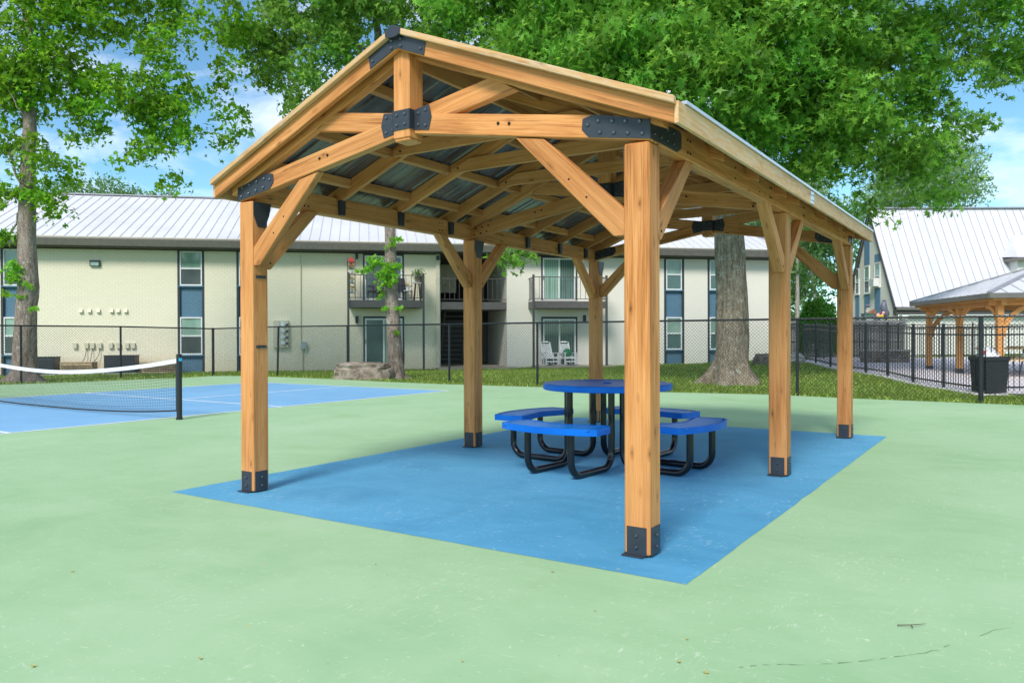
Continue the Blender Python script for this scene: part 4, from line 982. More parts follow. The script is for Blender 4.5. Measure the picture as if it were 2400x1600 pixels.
def fences():
    k = 8; run = [IRON1*(1-i/k)+IRON2*i/k for i in range(k+1)]
    for p in run: p[2] = tz(p[0], p[1])+.02
    e = RT*np.array([1, 1, 0]); e /= np.linalg.norm(e)
    near = [run[0]+e*2.4*i+FW*np.array([1, 1, 0])*(-.02*i) for i in range(0, 3)]
    for p in near: p[2] = tz(p[0], p[1])+.02
    iron_fence('metal_picket_fence', run[::-1] + [q for q in near[1:]], 'black metal picket fence between the grass and the patio, nearer of the two')
    rear = [dp(px, 800, 31+.0004*(px-1900)) for px in (1810, 1931, 2015, 2106, 2201, 2280, 2364, 2450)]
    for p in rear: p[2] = .30
    iron_fence('metal_picket_fence', rear, 'black metal picket fence along the far side of the patio before the clubhouse', H=1.34)
    # concrete kerb under the nearer fence
    mb = MB()
    for a, b in zip(run, run[1:]): mb.beam(np.array(a)-[0, 0, .04], np.array(b)-[0, 0, .04], .22, .08)
    mb.beam(near[0]-np.array([0, 0, .045]), near[2]-np.array([0, 0, .045]), .22, .08)
    tag(mb.build('patio_kerb', M['concrete']), kind='structure')
    # grey board fence
    root = empty('board_fence', (*dp(1985, 800, 36)[:2], .25), 0, 'weathered grey board privacy fence below the clubhouse gable', 'fence')
    P = [dp(px, 800, d) for px, d in ((1700, 39.5), (1840, 37.4), (1907, 36.6), (1985, 36), (2055, 36), (2117, 36))]
    for a, b in zip(P, P[1:]):
        a = a.copy(); b = b.copy(); a[2] = b[2] = .2; L = np.linalg.norm(b-a); k = int(L/.14); e = (b-a)/L; nn = np.array([e[1], -e[0], 0]); mb = MB()
        for i in range(k):
            q = a+e*(i+.5)*L/k; off = nn*(.012*(i % 2)); mb.beam(q+off, q+off+[0, 0, 1.60], L/k*.93, .018, up=tuple(nn))
        mb.build('board_panel', M['privacy'], root, world=True)
        rl = MB()
        for h in (1.66, 1.5, .8): rl.beam(a+nn*.05+[0, 0, h], b+nn*.05+[0, 0, h], .04, .10)
        rl.build('rail', M['privacy'], root, world=True)
    for q in P: MB().beam((q[0], q[1], .15), (q[0], q[1], 1.97), .12, .12).build('post', M['privacy'], root, world=True)
fences()

# ------------------------------------------------------------------ apartments
def apartments():
    root = empty('apartment_block', (BA[0], BA[1], 0), BTH, 'long two storey cream brick apartment block with white metal hipped roof', 'apartment building')
    ZT = 4.86; ZB = -.9
    S = lambda px, py=700, t=0: bplane(px, py, t)[0]
    Z = lambda px, py, t=0: bplane(px, py, t)[1]
    sL, sR = S(-700), S(1812)
    strips = [(2, 65), (416, 479), (554.5, 617.5), (1556.5, 1603.5), (1658.5, 1706)]
    bz0, bz1 = S(1032), S(1188)
    cuts = [(sL, S(2))]
    cream = [(-700, 2), (65, 416), (479, 554.5), (617.5, 1032), (1188, 1556.5), (1603.5, 1658.5), (1706, 1812)]
    for a, b in cream:
        x0, x1 = S(a), S(b)
        mt = M['brick'] if b < 1100 else M['brick_lit']
        MB().box(x0, x1, 0, .25, ZB, ZT).build('wall', mt, root)
    DT = M['dark_trim']
    def window(px0, px1, z0, z1, upper, lower):
        x0, x1 = S(px0), S(px1); f = .055; y0, y1 = .0, .07; mb = MB(); zm = z0+(z1-z0)*.5
        mb.box(x0, x0+f, y0, y1, z0, z1); mb.box(x1-f, x1, y0, y1, z0, z1); mb.box(x0+f, x1-f, y0, y1, z1-f, z1); mb.box(x0+f, x1-f, y0, y1, z0, z0+f); mb.box(x0+f, x1-f, y0+.004, y1, zm-.03, zm+.03)
        w = mb.build('window', M['white_paint'], root)
        MB().box(x0+f, x1-f, .045, .06, zm+.03, z1-f).build('pane', upper, w)
        MB().box(x0+f, x1-f, .03, .045, z0+f, zm-.03).build('pane', lower, w)
        MB().box(x0-.06, x1+.06, -.05, .05, z0-.055, z0-.002).build('sill', M['brick_blue'], w)
    for k, (a, b) in enumerate(strips):
        x0, x1 = S(a), S(b); c = (a+b)/2
        wz = [(Z(c, 669.4+(10 if k > 2 else 0)), min(ZT-.06, Z(c, 583.6+(20 if k > 2 else 0)))), (Z(c, 831-(12 if k > 2 else 0)), Z(c, 743))]
        if k > 2: wz[1] = (Z(c, 819), Z(c, 743))
        (u0, u1), (l0, l1) = wz
        for z0, z1 in ((ZB, l0-.002), (l1+.002, u0-.002), (u1+.002, ZT)): MB().box(x0, x1, .085, .25, z0, z1).build('wall', M['brick_blue'], root)
        # dark side trims
        for xa in (x0, x1-.09): MB().box(xa, xa+.09, -.012, .08, ZB, ZT).build('trim_board', DT, root)
        window(a+5, b-5, l0, l1, M['glass_pale'], M['glass_dark'] if k < 3 else M['glass_teal'])
        window(a+5, b-5, u0, u1, M['glass_pale'], M['glass_dark'] if k < 3 else M['glass_teal'])
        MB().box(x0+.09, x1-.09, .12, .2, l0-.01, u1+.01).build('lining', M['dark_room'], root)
    # sliding patio doors
    def door(px0, px1, z0, z1, left, right, trim=True):
        x0, x1 = S(px0), S(px1); mb = MB(); w = .10; y0, y1 = -.03, -.002
        if trim:
            MB().box(x0-.07, x0, -.035, -.001, z0, z1+.09).box(x1, x1+.07, -.035, -.001, z0, z1+.09).box(x0, x1, -.035, -.001, z1+.0, z1+.09).build('door_trim', DT, root)
        xm = (x0+x1)/2; f = .07
        for a, b in ((x0, x0+f), (xm-f/2, xm+f/2), (x1-f, x1)): mb.box(a, b, y0, y1, z0+f, z1-f)
        mb.box(x0, x1, y0, y1, z1-f, z1); mb.box(x0, x1, y0, y1, z0, z0+f)
        d = mb.build('sliding_door', M['white_paint'], root)
        MB().box(x0+f, xm-f/2, y0+.012, y1, z0+f, z1-f).build('pane', left, d); MB().box(xm+f/2, x1-f, y0+.008, y1, z0+f, z1-f).build('pane', right, d)
        MB().box(x0+f*.3, x0+f*.6, y0-.03, y0, z0+.9, z0+1.1).build('handle', DT, d)
    door(855, 943, Z(900, 703), ZT-.12, M['glass_dark'], M['glass_dark'])
    door(855, 943, Z(900, 854), Z(900, 746), M['glass_teal'], M['glass_blind'])
    door(1272, 1349, Z(1310, 703), ZT-.10, M['glass_blind'], M['glass_blind_dark'])
    door(1272, 1349, Z(1310, 858), Z(1310, 747), M['glass_blind_dark'], M['glass_blind_dark'])
    # balconies
    def balcony(px0, px1, zdeck, dep, side_l=True, posts=True):
        x0, x1 = S(px0, 700, dep), S(px1, 700, dep); G = M['grey_rail']
        b = MB().box(x0, x1, -dep, -.002, zdeck-.30, zdeck).build('balcony', M['deck_grey'], root)
        r = MB(); h = 1.07
        r.box(x0, x1, -dep, -dep+.035, zdeck+h-.035, zdeck+h); r.box(x0, x1, -dep, -dep+.03, zdeck+.09, zdeck+.12)
        k = int((x1-x0)/.23)
        for i in range(1, k): xx = x0+(x1-x0)*i/k; r.box(xx-.009, xx+.009, -dep+.006, -dep+.024, zdeck+.12, zdeck+h-.035)
        for xa in (x0+.02, x1-.02):
            r.box(xa-.015, xa+.015, -dep+.035, -.01, zdeck+h-.03, zdeck+h); r.box(xa-.015, xa+.015, -dep+.035, -.01, zdeck+.09, zdeck+.12)
            for i in range(1, 9): yy = -dep+dep*i/9; r.box(xa-.008, xa+.008, yy-.008, yy+.008, zdeck+.12, zdeck+h-.03)
        r.build('railing', G, b)
        if posts:
            for xa in (x0-.03, x1+.03): MB().box(xa-.045, xa+.045, -dep-.045, -dep+.045, ZB, zdeck+h+.08).build('balcony_post', G, root)
    zd = Z(900, 706.5)
    balcony(818, 991, zd, 1.25); balcony(1252, 1420, zd, 1.25)
    # breezeway: recess with landing, stairs and side walls
    dr = M['dark_room']; d = 5.5
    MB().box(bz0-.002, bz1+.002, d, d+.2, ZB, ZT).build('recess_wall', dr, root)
    MB().box(bz0-.20, bz0, .251, d, ZB, ZT).build('recess_wall', M['brick'], root); MB().box(bz1, bz1+.2, .251, d, ZB, ZT).build('recess_wall', M['brick_lit'], root)
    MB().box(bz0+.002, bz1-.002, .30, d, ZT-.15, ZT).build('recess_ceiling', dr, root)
    ln = MB().box(bz0+.003, bz1-.003, .08, 2.4, zd-.33, zd).build('landing', M['deck_grey'], root)
    r = MB(); r.box(bz0+.003, bz1-.003, .09, .13, zd+1.02, zd+1.06); r.box(bz0+.003, bz1-.003, .09, .12, zd+.1, zd+.13)
    for i in range(1, 14): xx = bz0+(bz1-bz0)*i/14; r.box(xx-.01, xx+.01, .095, .115, zd+.13, zd+1.02)
    r.build('railing', M['grey_rail'], ln)
    st = MB(); z0 = tz(*(BA+BE*(bz0+1))) - .0; n = 13
    for i in range(n):
        f = i/n; xx = bz0+.35; st.box(xx, xx+1.0, 3.6-2.6*f*1.0-.28, 3.6-2.6*f, z0+.1+(zd-z0)*f*1.0-.04, z0+.1+(zd-z0)*f)
    st.beam((bz0+.32, 3.7, z0), (bz0+.32, .9, zd-.1), .05, .22); st.beam((bz0+1.38, 3.7, z0), (bz0+1.38, .9, zd-.1), .05, .22)
    st.build('stairs', M['grey_rail'], root)
    hr = MB(); hr.beam((bz0+.32, 3.7, z0+.95), (bz0+.32, .9, zd+.85), .04, .04); hr.build('handrail', M['grey_rail'], root)
    MB().box(bz0+2.25, bz0+2.9, d-.05, d-.001, z0+.1, z0+2.1).build('door', M['brown'], root)
    MB().box(bz0+.2, bz0+1.1, 3.4, 3.5, zd+.6, zd+2.0).build('notice_board', M['cream_metal'], root)
    MB().ball((bz0+1.35, 2.6, zd+2.05), .16, .16, .05).build('ceiling_lamp', M['lamp_glow'], root)
    MB().box(bz0-.2, bz1+.3, -1.6, 3.5, -.6, z0+.05).build('floor_slab', M['concrete_warm'], root)
    MB().box(S(1245), S(1420), -1.7, -.003, -.6, tz(*(BA+BE*S(1310)))+.07).build('patio_slab', M['concrete_warm'], root)
    # white corner pilaster / downspout
    MB().box(S(1021), S(1030), -.09, -.001, ZB, ZT-.02).build('downspout', M['cream_metal'], root)
    # eaves
    ov = .62; zE = Z(83, 551, ov)
    MB().box(sL-.3, sR+ov, -ov+.10, .30, ZT+.002, ZT+.06).build('soffit', M['soffit'], root)
    MB().box(sL-.3, sR+.02, -.03, -.001, ZT-.045, ZT+.001).build('frieze_board', M['soffit'], root)
    g = MB(); g.prism([(0, -ov+.10, ZT+.03), (0, -ov-.0, ZT+.05), (0, -ov-.055, zE-.09), (0, -ov-.045, zE-.035), (0, -ov+.10, zE-.035)], (sR-sL+.3+ov, 0, 0))
    for i in range(len(g.v)): g.v[i] = (g.v[i][0]+sL-.3, g.v[i][1], g.v[i][2])
    g.build('gutter', M['bronze'], root)
    MB().box(sL-.3, sR+ov, -ov-.01, -ov+.1, zE-.034, zE-.002).build('drip_trim', M['cream_metal'], root)
    # hipped roof
    yr = 5.6
    zR = bplane(300, 459.5, -yr)[1]
    hx = S(1628, 505, -yr)
    hx = min(hx, sR+ov-1.0)
    xe = sR+ov; ye = -ov; yb = 2*yr+ov
    R = MB(); a = [(sL-.3, ye, zE), (xe, ye, zE), (xe, yb, zE), (sL-.3, yb, zE), (sL-.3, yr, zR), (hx, yr, zR)]
    R.add(a, [(0, 1, 5, 4), (1, 2, 5), (2, 3, 4, 5), (3, 0, 4)]); R.add([(x, y, z-.08) for x, y, z in a], [(4, 5, 1, 0), (5, 2, 1), (5, 4, 3, 2), (4, 0, 3)])
    roof = R.build('roof', M['roof_white'], root)
    sm = MB(); x = sL; up = np.array([0, -(zR-zE), (yr-ye)]); up = up/np.linalg.norm(up)*.018
    while x < xe-.1:
        t = 1.0 if x < hx else (xe-x)/(xe-hx)
        p0 = np.array([x, ye+.01, zE])+up*.6; p1 = np.array([x, ye+(yr-ye)*t, zE+(zR-zE)*t])+up*.6
        sm.beam(p0, p1, .03, .03); x += .41
    # seams of the hip end
    y = ye+.4
    while y < yb-.3:
        t = (y-ye)/(yr-ye) if y < yr else (yb-y)/(yb-yr)
        p0 = np.array([xe-.01, y, zE+.012]); p1 = np.array([xe+(hx-xe)*t, y, zE+(zR-zE)*t+.012]); sm.beam(p0, p1, .03, .03); y += .41
    sm.build('standing_seam', M['roof_seam'], roof)
    rc = MB(); rc.beam((sL-.3, yr, zR+.02), (hx, yr, zR+.02), .34, .06); rc.beam((hx, yr, zR+.02), (xe, ye, zE+.02), .22, .05); rc.build('ridge_cap', M['roof_grey'], roof)
    # wall fittings
    fx = S(224); fz = Z(224, 617)
    fl = MB().box(fx-.19, fx+.19, -.10, -.001, fz-.12, fz+.12).build('flood_lamp', M['dark_trim'], root)
    MB().box(fx-.15, fx+.15, -.106, -.10, fz-.10, fz+.035).build('lens', M['glass_pale'], fl)
    for px in (190, 210, 231, 262, 277, 295):
        x = S(px); z = Z(px, 728); MB().prism([(x-.07, -.001, z-.07), (x-.07, -.001, z+.07), (x-.07, -.04, z+.07), (x-.07, -.10, z-.07)], (.14, 0, 0)).build('vent_hood', M['cream_metal'], root)
    for px in (176, 203, 217, 234, 260, 278, 298, 312):
        x = S(px); z = Z(px, 809); MB().box(x-.075, x+.075, -.10, -.001, z-.12, z+.10).build('service_box', M['cream_metal'], root)
    for (a, b) in ((203, 195), (217, 213), (234, 220)):
        MB().tube([(S(a), -.05, Z(a, 818)), (S(a)-.02, -.10, Z(a, 832)), (S((a+b)/2), -.15, Z(a, 842)), (S(b), -.2, Z(b, 850))], .012, 5).build('cable', M['dark_trim'], root)
    for (a, b) in ((641, 656), (656.5, 676)):
        MB().box(S(a), S(b), -.16, -.001, Z(a, 814.5), Z(a, 751)).build('meter_cabinet', M['cream_metal'], root)
    for py in (760, 775, 789.5, 803):
        x = S(664); z = Z(664, py); mt = MB().tube([(x, -.16, z), (x, -.26, z)], .085, 12).build('electric_meter', M['silver'], root, smooth=True, angle=.6)
        MB().tube([(x+.17, -.161, z-.02), (x+.17, -.20, z-.02)], .05, 8).build('meter_seal', M['dark_trim'], mt)
    MB().box(S(703.5), S(706), -.05, -.001, Z(705, 800), ZT-.15).build('conduit', M['cream_metal'], root)
    b = MB().box(S(705), S(719), -.16, -.001, Z(712, 818), Z(712, 803)); b.prism([(S(705), -.16, Z(712, 803)), (S(707.5), -.16, Z(712, 800.5)), (S(716.5), -.16, Z(712, 800.5)), (S(719), -.16, Z(712, 803))], (0, .15, 0))
    b.build('service_box', M['grey_meter'], root)
    MB().box(S(707), S(709.5), -.06, -.001, ZB, Z(712, 818)).build('conduit', M['cream_metal'], root)
    for px, py in ((836.5, 599), (836, 749), (1369, 746)):
        x = S(px); z = Z(px, py); MB().box(x-.06, x+.06, -.12, -.001, z-.15, z+.15).build('wall_lamp', M['dark_trim'], root)
    x = S(1026); MB().box(x-.07, x+.07, -.25, -.10, ZT-.28, ZT-.10).build('corner_lamp', M['dark_trim'], root)
    return root, S, Z, zd
APT, SA, ZA, ZDECK = apartments()
def bl(s, t, z):                          # apartment-local (along, outward, up) -> world
    q = BA + BE*s + BN*t; return np.array([q[0], q[1], z])

# things on the balconies and against the wall
def clutter():
    def local_root(name, s, t, z, label, cat, group=None): return empty(name, bl(s, t, z), BTH, label, cat, group)
    zd = ZDECK
    # dark balcony chairs
    def chair(s, t, rz, label):
        r = local_root('balcony_chair', s, t, zd, label, 'chair', 'chairs on the left balcony'); r.rotation_euler[2] += rz; ROOTM[r.name] = Matrix.Translation(r.location) @ Matrix.Rotation(r.rotation_euler[2], 4, 'Z')
        D = M['grey_cloth']
        MB().box(-.26, .26, -.25, .25, .40, .45).build('seat', D, r); MB().prism([(-.26, .20, .45), (.26, .20, .45), (.26, .32, 1.0), (-.26, .32, 1.0)], (0, .03, 0)).build('backrest', D, r)
        for a in (-.24, .24):
            for b in (-.23, .23): MB().tube([(a, b, 0), (a, b, .42)], .016, 6).build('leg', M['fence_black'], r)
            MB().box(a-.025, a+.025, -.25, .25, .62, .65).build('armrest', M['fence_black'], r)
    chair(SA(880), .55, -.5, 'dark balcony chair left of the tree trunk behind the railing'); chair(SA(946), .6, .6, 'dark balcony chair right of the tree trunk behind the railing')
    # tall stool with a fern
    s = SA(975); r = local_root('plant_stool', s, .85, zd, 'tall brown stool with pale round top at the balcony corner', 'stool')
    MB().cyl((0, 0), .22, .74, .78, 14).build('seat', M['white_plastic'], r)
    for a in range(4):
        c, q = math.cos(a*PI/2+.6), math.sin(a*PI/2+.6); MB().tube([(c*.10, q*.10, .74), (c*.2, q*.2, 0)], .028, 6).build('leg', M['brown'], r)
    p = local_root('potted_fern', s+.03, .85, zd+.782, 'bushy green fern in a grey pot on the brown balcony stool', 'potted plant')
    MB().cyl((0, 0), .10, 0, .22, 12, .15).build('pot', M['rock'], p)
    leaves('foliage', np.array(bl(s+.03, .85, zd+.782+.36))+RNG.normal(0, 1, (260, 3))*np.array([.12, .12, .10]), .05, OVAL, M['leaf_bush'], p)
    cu = local_root('white_cup', s-.14, .85, zd+.782, 'small white cup beside the fern on the brown stool', 'cup'); MB().cyl((0, 0), .04, 0, .12, 10).build('body', M['white_plastic'], cu)
    # side table with yellow flowers
    s = SA(952.5); r = local_root('side_table', s, .95, zd, 'small metal side table behind the balcony railing', 'table')
    MB().cyl((0, 0), .17, .40, .43, 12).build('tabletop', M['white_plastic'], r)
    for a in range(3): MB().tube([(.14*math.cos(a*2.1), .14*math.sin(a*2.1), 0), (.14*math.cos(a*2.1), .14*math.sin(a*2.1), .4)], .012, 5).build('leg', M['fence_black'], r)
    p = local_root('flower_pot', s, .95, zd+.43, 'pale pot of yellow flowers on the small balcony side table', 'potted plant')
    MB().cyl((0, 0), .07, 0, .16, 10, .09).build('pot', M['white_plastic'], p); leaves('flowers', np.array(bl(s, .95, zd+.43+.22))+RNG.normal(0, 1, (60, 3))*.05, .03, OVAL, M['yellow'], p)
    # etagere with pots and a birdhouse
    s = SA(824.5); r = local_root('plant_shelf', s, .9, zd, 'tall narrow black plant shelf at the left end of the balcony', 'shelf')
    f = MB()
    for a in (-.16, .16):
        for b in (-.12, .12): f.tube([(a, b, 0), (a, b, 1.75)], .010, 5)
    f.build('frame', M['fence_black'], r)
    for z in (.3, .72, 1.12, 1.42): MB().box(-.16, .16, -.12, .12, z, z+.015).build('shelf', M['fence_black'], r)
    bh = local_root('birdhouse', s, .9, zd+1.435, 'little red roofed birdhouse on top of the black plant shelf', 'birdhouse')
    MB().box(-.10, .10, -.09, .09, 0, .18).build('box', M['terracotta'], bh); MB().prism([(-.15, -.12, .17), (.15, -.12, .17), (0, -.12, .40)], (0, .24, 0)).build('roof', M['red'], bh); MB().cyl((0, -.095), .03, .08, .14, 8).build('hole', M['dark_room'], bh)
    for z, lab, mm in ((.315, 'white pot with yellow blooms on the lowest plant shelf tier', 'yellow'), (.735, 'pot with yellow flowers on the middle plant shelf tier', 'yellow'), (1.135, 'pot with green trailing plant just under the birdhouse', 'leaf_bush')):
        p = local_root('shelf_pot', s, .9, zd+z, lab, 'potted plant'); MB().cyl((0, 0), .07, 0, .14, 10, .10).build('pot', M['white_plastic'], p)
        leaves('foliage', np.array(bl(s, .9, zd+z+.2))+RNG.normal(0, 1, (90, 3))*np.array([.07, .07, .05]), .035, OVAL, M[mm], p)
    # white rocking chairs
    def rocker(px, label, first=None):
        s, _ = bplane(px, 858, .75); q = bl(s, .75, 0); z = tz(*(BA+BE*SA(1310)))+.075
        if first: return copy_tree(first, (q[0], q[1], z), BTH+.18, label)
        r = empty('rocking_chair', (q[0], q[1], z), BTH+.18, label, 'rocking chair', 'white rocking chairs on the patio'); Wp = M['white_plastic']
        MB().prism([(-.28, -.32, .42), (.28, -.32, .42), (.28, .22, .34), (-.28, .22, .34)], (0, 0, -.035)).build('seat', Wp, r)
        bk = MB()
        for a in (-.26, .26): bk.beam((a, .20, .34), (a*.86, .50, 1.12), .05, .035)
        for k in range(7): u = .08+.125*k; bk.beam((-.25, .20+.30*u, .34+.78*u), (.25, .20+.30*u, .34+.78*u), .03, .075, up=(0, .3, .8))
        bk.prism([(-.22, .48, 1.10), (.22, .48, 1.10), (.12, .52, 1.17), (-.12, .52, 1.17)], (0, .03, 0)); bk.build('backrest', Wp, r)
        for a in (-.31, .31):
            MB().beam((a, -.36, .62), (a, .30, .58), .10, .03).build('armrest', Wp, r)
            MB().beam((a, -.30, .06), (a, -.30, .62), .045, .06).build('leg', Wp, r); MB().beam((a, .22, .06), (a, .26, .60), .045, .06).build('leg', Wp, r)
            MB().tube([(a, -.50, .10), (a, -.25, .03), (a, .1, .02), (a, .4, .06), (a, .62, .15)], .028, 6).build('rocker', Wp, r)
        MB().beam((-.28, -.33, .38), (.28, -.33, .38), .03, .09).build('front_rail', Wp, r); MB().beam((-.28, -.31, .2), (.28, -.31, .2), .03, .06).build('front_rail', Wp, r)
        return r
    r1 = rocker(1288, 'empty white rocking chair, left of the pair at the patio door')
    r1.scale = (.92, .92, .92)
    r2 = rocker(1332, 'white rocking chair holding a green cushion at the patio door', r1)
    loc = Matrix.Translation(r2.location) @ Matrix.Rotation(r2.rotation_euler[2], 4, 'Z') @ Vector((0, .10, .56))
    cu = empty('green_cushion', loc, BTH+.18, 'dark green cushion propped on the right white rocking chair', 'cushion')
    MB().ball((0, 0, 0), .22, .09, .19, 12, 8).build('pad', M['green_cloth'], cu, smooth=True)
    # condensers along the wall
    def condenser(px0, px1, pt, depth, name, label, dark, high=None):
        s0, s1 = bplane(px0, 860, depth)[0], bplane(px1, 860, depth)[0]; z1 = bplane(px0, pt, depth)[1]; sm = (s0+s1)/2; q = bl(sm, depth-.35, 0); z0 = tz(q[0], q[1])-.02
        w = s1-s0; h = z1-z0; r = empty(name, (q[0], q[1], z0), BTH, label, 'air conditioner', 'condenser units against the brick wall'); mt = M['ac_dark'] if dark else M['ac_tan']
        MB().box(-w/2, w/2, -.34, .34, .08, h).build('cabinet', mt, r, bevel=.015)
        MB().box(-w/2-.06, w/2+.06, -.4, .4, 0, .078).build('pad', M['concrete'], r)
        MB().box(-w/2-.015, w/2+.015, -.355, .355, h, h+.03).build('lid', mt, r)
        lv = MB(); k = int(h/.075)
        for i in range(2, k): lv.box(-w/2+.04, w/2-.04, -.362, -.338, i*.075, i*.075+.028)
        lv.build('louvre', M['dark_trim'] if dark else M['brown'], r)
        return r
    condenser(75, 126, 838, 1.0, 'air_conditioner', 'dark square condenser partly behind the left tree trunk', True)
    condenser(140, 215, 851, 1.1, 'air_conditioner', 'low rusty tan condenser near the left tree', False)
    condenser(243, 315, 834.5, 1.0, 'air_conditioner', 'dark grey condenser midway along the blank brick wall', True)
    condenser(332, 414, 851, 1.0, 'air_conditioner', 'low rusty tan condenser just left of the blue window strip', False)
clutter()

# ------------------------------------------------------------------ boulders and low stone wall
def rock(name, c, r, label, mat, seed, cat='boulder', flat=False):
    root_loc = (c[0], c[1], c[2]); mb = MB(); n, m = 44, 26; vs = []
    vs.append((0, 0, -r[2])); 
    for i in range(1, m):
        a = -PI/2+PI*i/m
        for j in range(n):
            b = 2*PI*j/n; d = Vector((math.cos(a)*math.cos(b), math.cos(a)*math.sin(b), math.sin(a)))
            p = Vector([math.copysign(abs(q)**(.45 if flat else .8), q) for q in d])
            k = 1+.16*mnoise.noise(d*1.7+Vector((seed, 0, 0)))+.16*mnoise.noise(d*4.5+Vector((0, seed, 0)))+.09*mnoise.noise(d*11+Vector((0, seed, 3))) + (.09*mnoise.noise(Vector((p.x*2, p.y*2, p.z*9+seed))))
            vs.append((p.x*r[0]*k, p.y*r[1]*k, p.z*r[2]*k))
    vs.append((0, 0, r[2])); L = len(vs)-1
    fs = [(0, 1+(j+1) % n, 1+j) for j in range(n)]
    for i in range(m-2): fs += [(1+i*n+j, 1+i*n+(j+1) % n, 1+(i+1)*n+(j+1) % n, 1+(i+1)*n+j) for j in range(n)]
    fs += [(1+(m-2)*n+j, 1+(m-2)*n+(j+1) % n, L) for j in range(n)]
    mb.add(vs, fs); o = mb.build(name, mat, smooth=True, angle=.7); o.location = root_loc; o.rotation_euler = (0, 0, -YAW*-1 if False else YAW*0+math.atan2(RT[1], RT[0]))
    return tag(o, label, cat)
c = dp(853, 873, 22.6); rock('flat_boulder', (c[0], c[1], .14), (.80, .45, .33), 'long layered brown boulder lying against the slender tree behind the fence', M['rock'], 2.0, flat=True)
c = dp(1790, 845, 27.5); rock('boulder', (c[0], c[1], .30), (.36, .3, .28), 'rounded tan boulder on the grass right of the oak', M['rock'], 5.0)
c = dp(1862, 845, 28.5); rock('boulder', (c[0], c[1], .36), (.33, .3, .22), 'pale whitish rock at the corner of the picket fence', M['rock_pale'], 8.0)
c = dp(1846, 852, 28.0); rock('boulder', (c[0], c[1], .22), (.55, .3, .15), 'low flat white rock beside the picket fence corner post', M['rock_pale'], 11.0, flat=True)
def low_wall():
    c = dp(2073, 845, 27.6); root = empty('low_stone_wall', (c[0], c[1], .2), math.atan2(RT[1], RT[0]), 'low grey stone wall on the patio behind the picket fence', 'wall')
    mb = MB(); random.seed(3)
    for row in range(4):
        x = -.82
        while x < .80:
            w = random.uniform(.16, .34); w = min(w, .84-x); mb.box(x+.006, x+w-.006, -.16+random.uniform(-.015, .015), .16, row*.11+.004, row*.11+.106); x += w
    mb.build('stonework', M['rock'], root, bevel=.012); MB().box(-.86, .86, -.2, .2, .445, .5).build('coping', M['rock_pale'], root, bevel=.012)
low_wall()

# ------------------------------------------------------------------ waste bin
def waste_bin():
    g = gz(2318, 918, .04); root = empty('waste_bin', g, math.atan2(RT[1], RT[0])+.1, 'large black plastic waste bin overfilled with a white bag behind the picket fence', 'bin')
    w, h = .245, .68
    def ringv(a, z): return [(-a, -a, z), (a, -a, z), (a, a, z), (-a, a, z)]
    mb = MB(); vs = ringv(w*.90, 0)+ringv(w*1.02, h)+ringv(w*.98, h)+ringv(w*.86, .03)
    mb.add(vs, [(3, 2, 1, 0)]+[(i, (i+1) % 4, 4+(i+1) % 4, 4+i) for i in range(4)]+[(4+i, 4+(i+1) % 4, 8+(i+1) % 4, 8+i) for i in range(4)]+[(8+i, 8+(i+1) % 4, 12+(i+1) % 4, 12+i) for i in range(4)]+[(12, 13, 14, 15)])
    mb.build('body', M['bin'], root, bevel=.008)
    r = MB(); a = w*1.09
    r.box(-a, a, -a, -w*1.0, h-.03, h+.05); r.box(-a, a, w*1.0, a, h-.03, h+.05); r.box(-a, -w*1.0, -w*1.0, w*1.0, h-.03, h+.05); r.box(w*1.0, a, -w*1.0, w*1.0, h-.03, h+.05); r.build('rim', M['bin'], root)
    for s in (-1, 1): MB().tube([(s*a, -.12, h), (s*(a+.06), -.12, h), (s*(a+.06), .12, h), (s*a, .12, h)], .014, 6).build('handle', M['bin'], root)
    b = MB(); b.ball((-.02, 0, h-.02), w*.95, w*.95, .24, 18, 10); 
    for i, v in enumerate(b.v):
        k = 1+.25*mnoise.noise(Vector(v)*6); b.v[i] = (v[0]*min(1, k), v[1]*min(1, k), v[2]*(1+.12*mnoise.noise(Vector(v)*5)))
    bag_loc = Matrix.Translation(root.location) @ Matrix.Rotation(root.rotation_euler[2], 4, 'Z')
    bg = empty('rubbish_bag', bag_loc @ Vector((0, 0, h-.1)), root.rotation_euler[2], 'bulging white rubbish bag sticking out of the black bin', 'bag')
    for i, v in enumerate(b.v): b.v[i] = (v[0], v[1], v[2]-h+.1)
    b.build('sack', M['bag'], bg, smooth=True)
    cp = empty('red_carton', bag_loc @ Vector((-.14, -.05, h+.10)), root.rotation_euler[2]+.4, 'small red carton on the white rubbish bag', 'carton')
    MB().box(-.08, .08, -.05, .05, 0, .07).build('box', M['red'], cp, bevel=.006)
waste_bin()

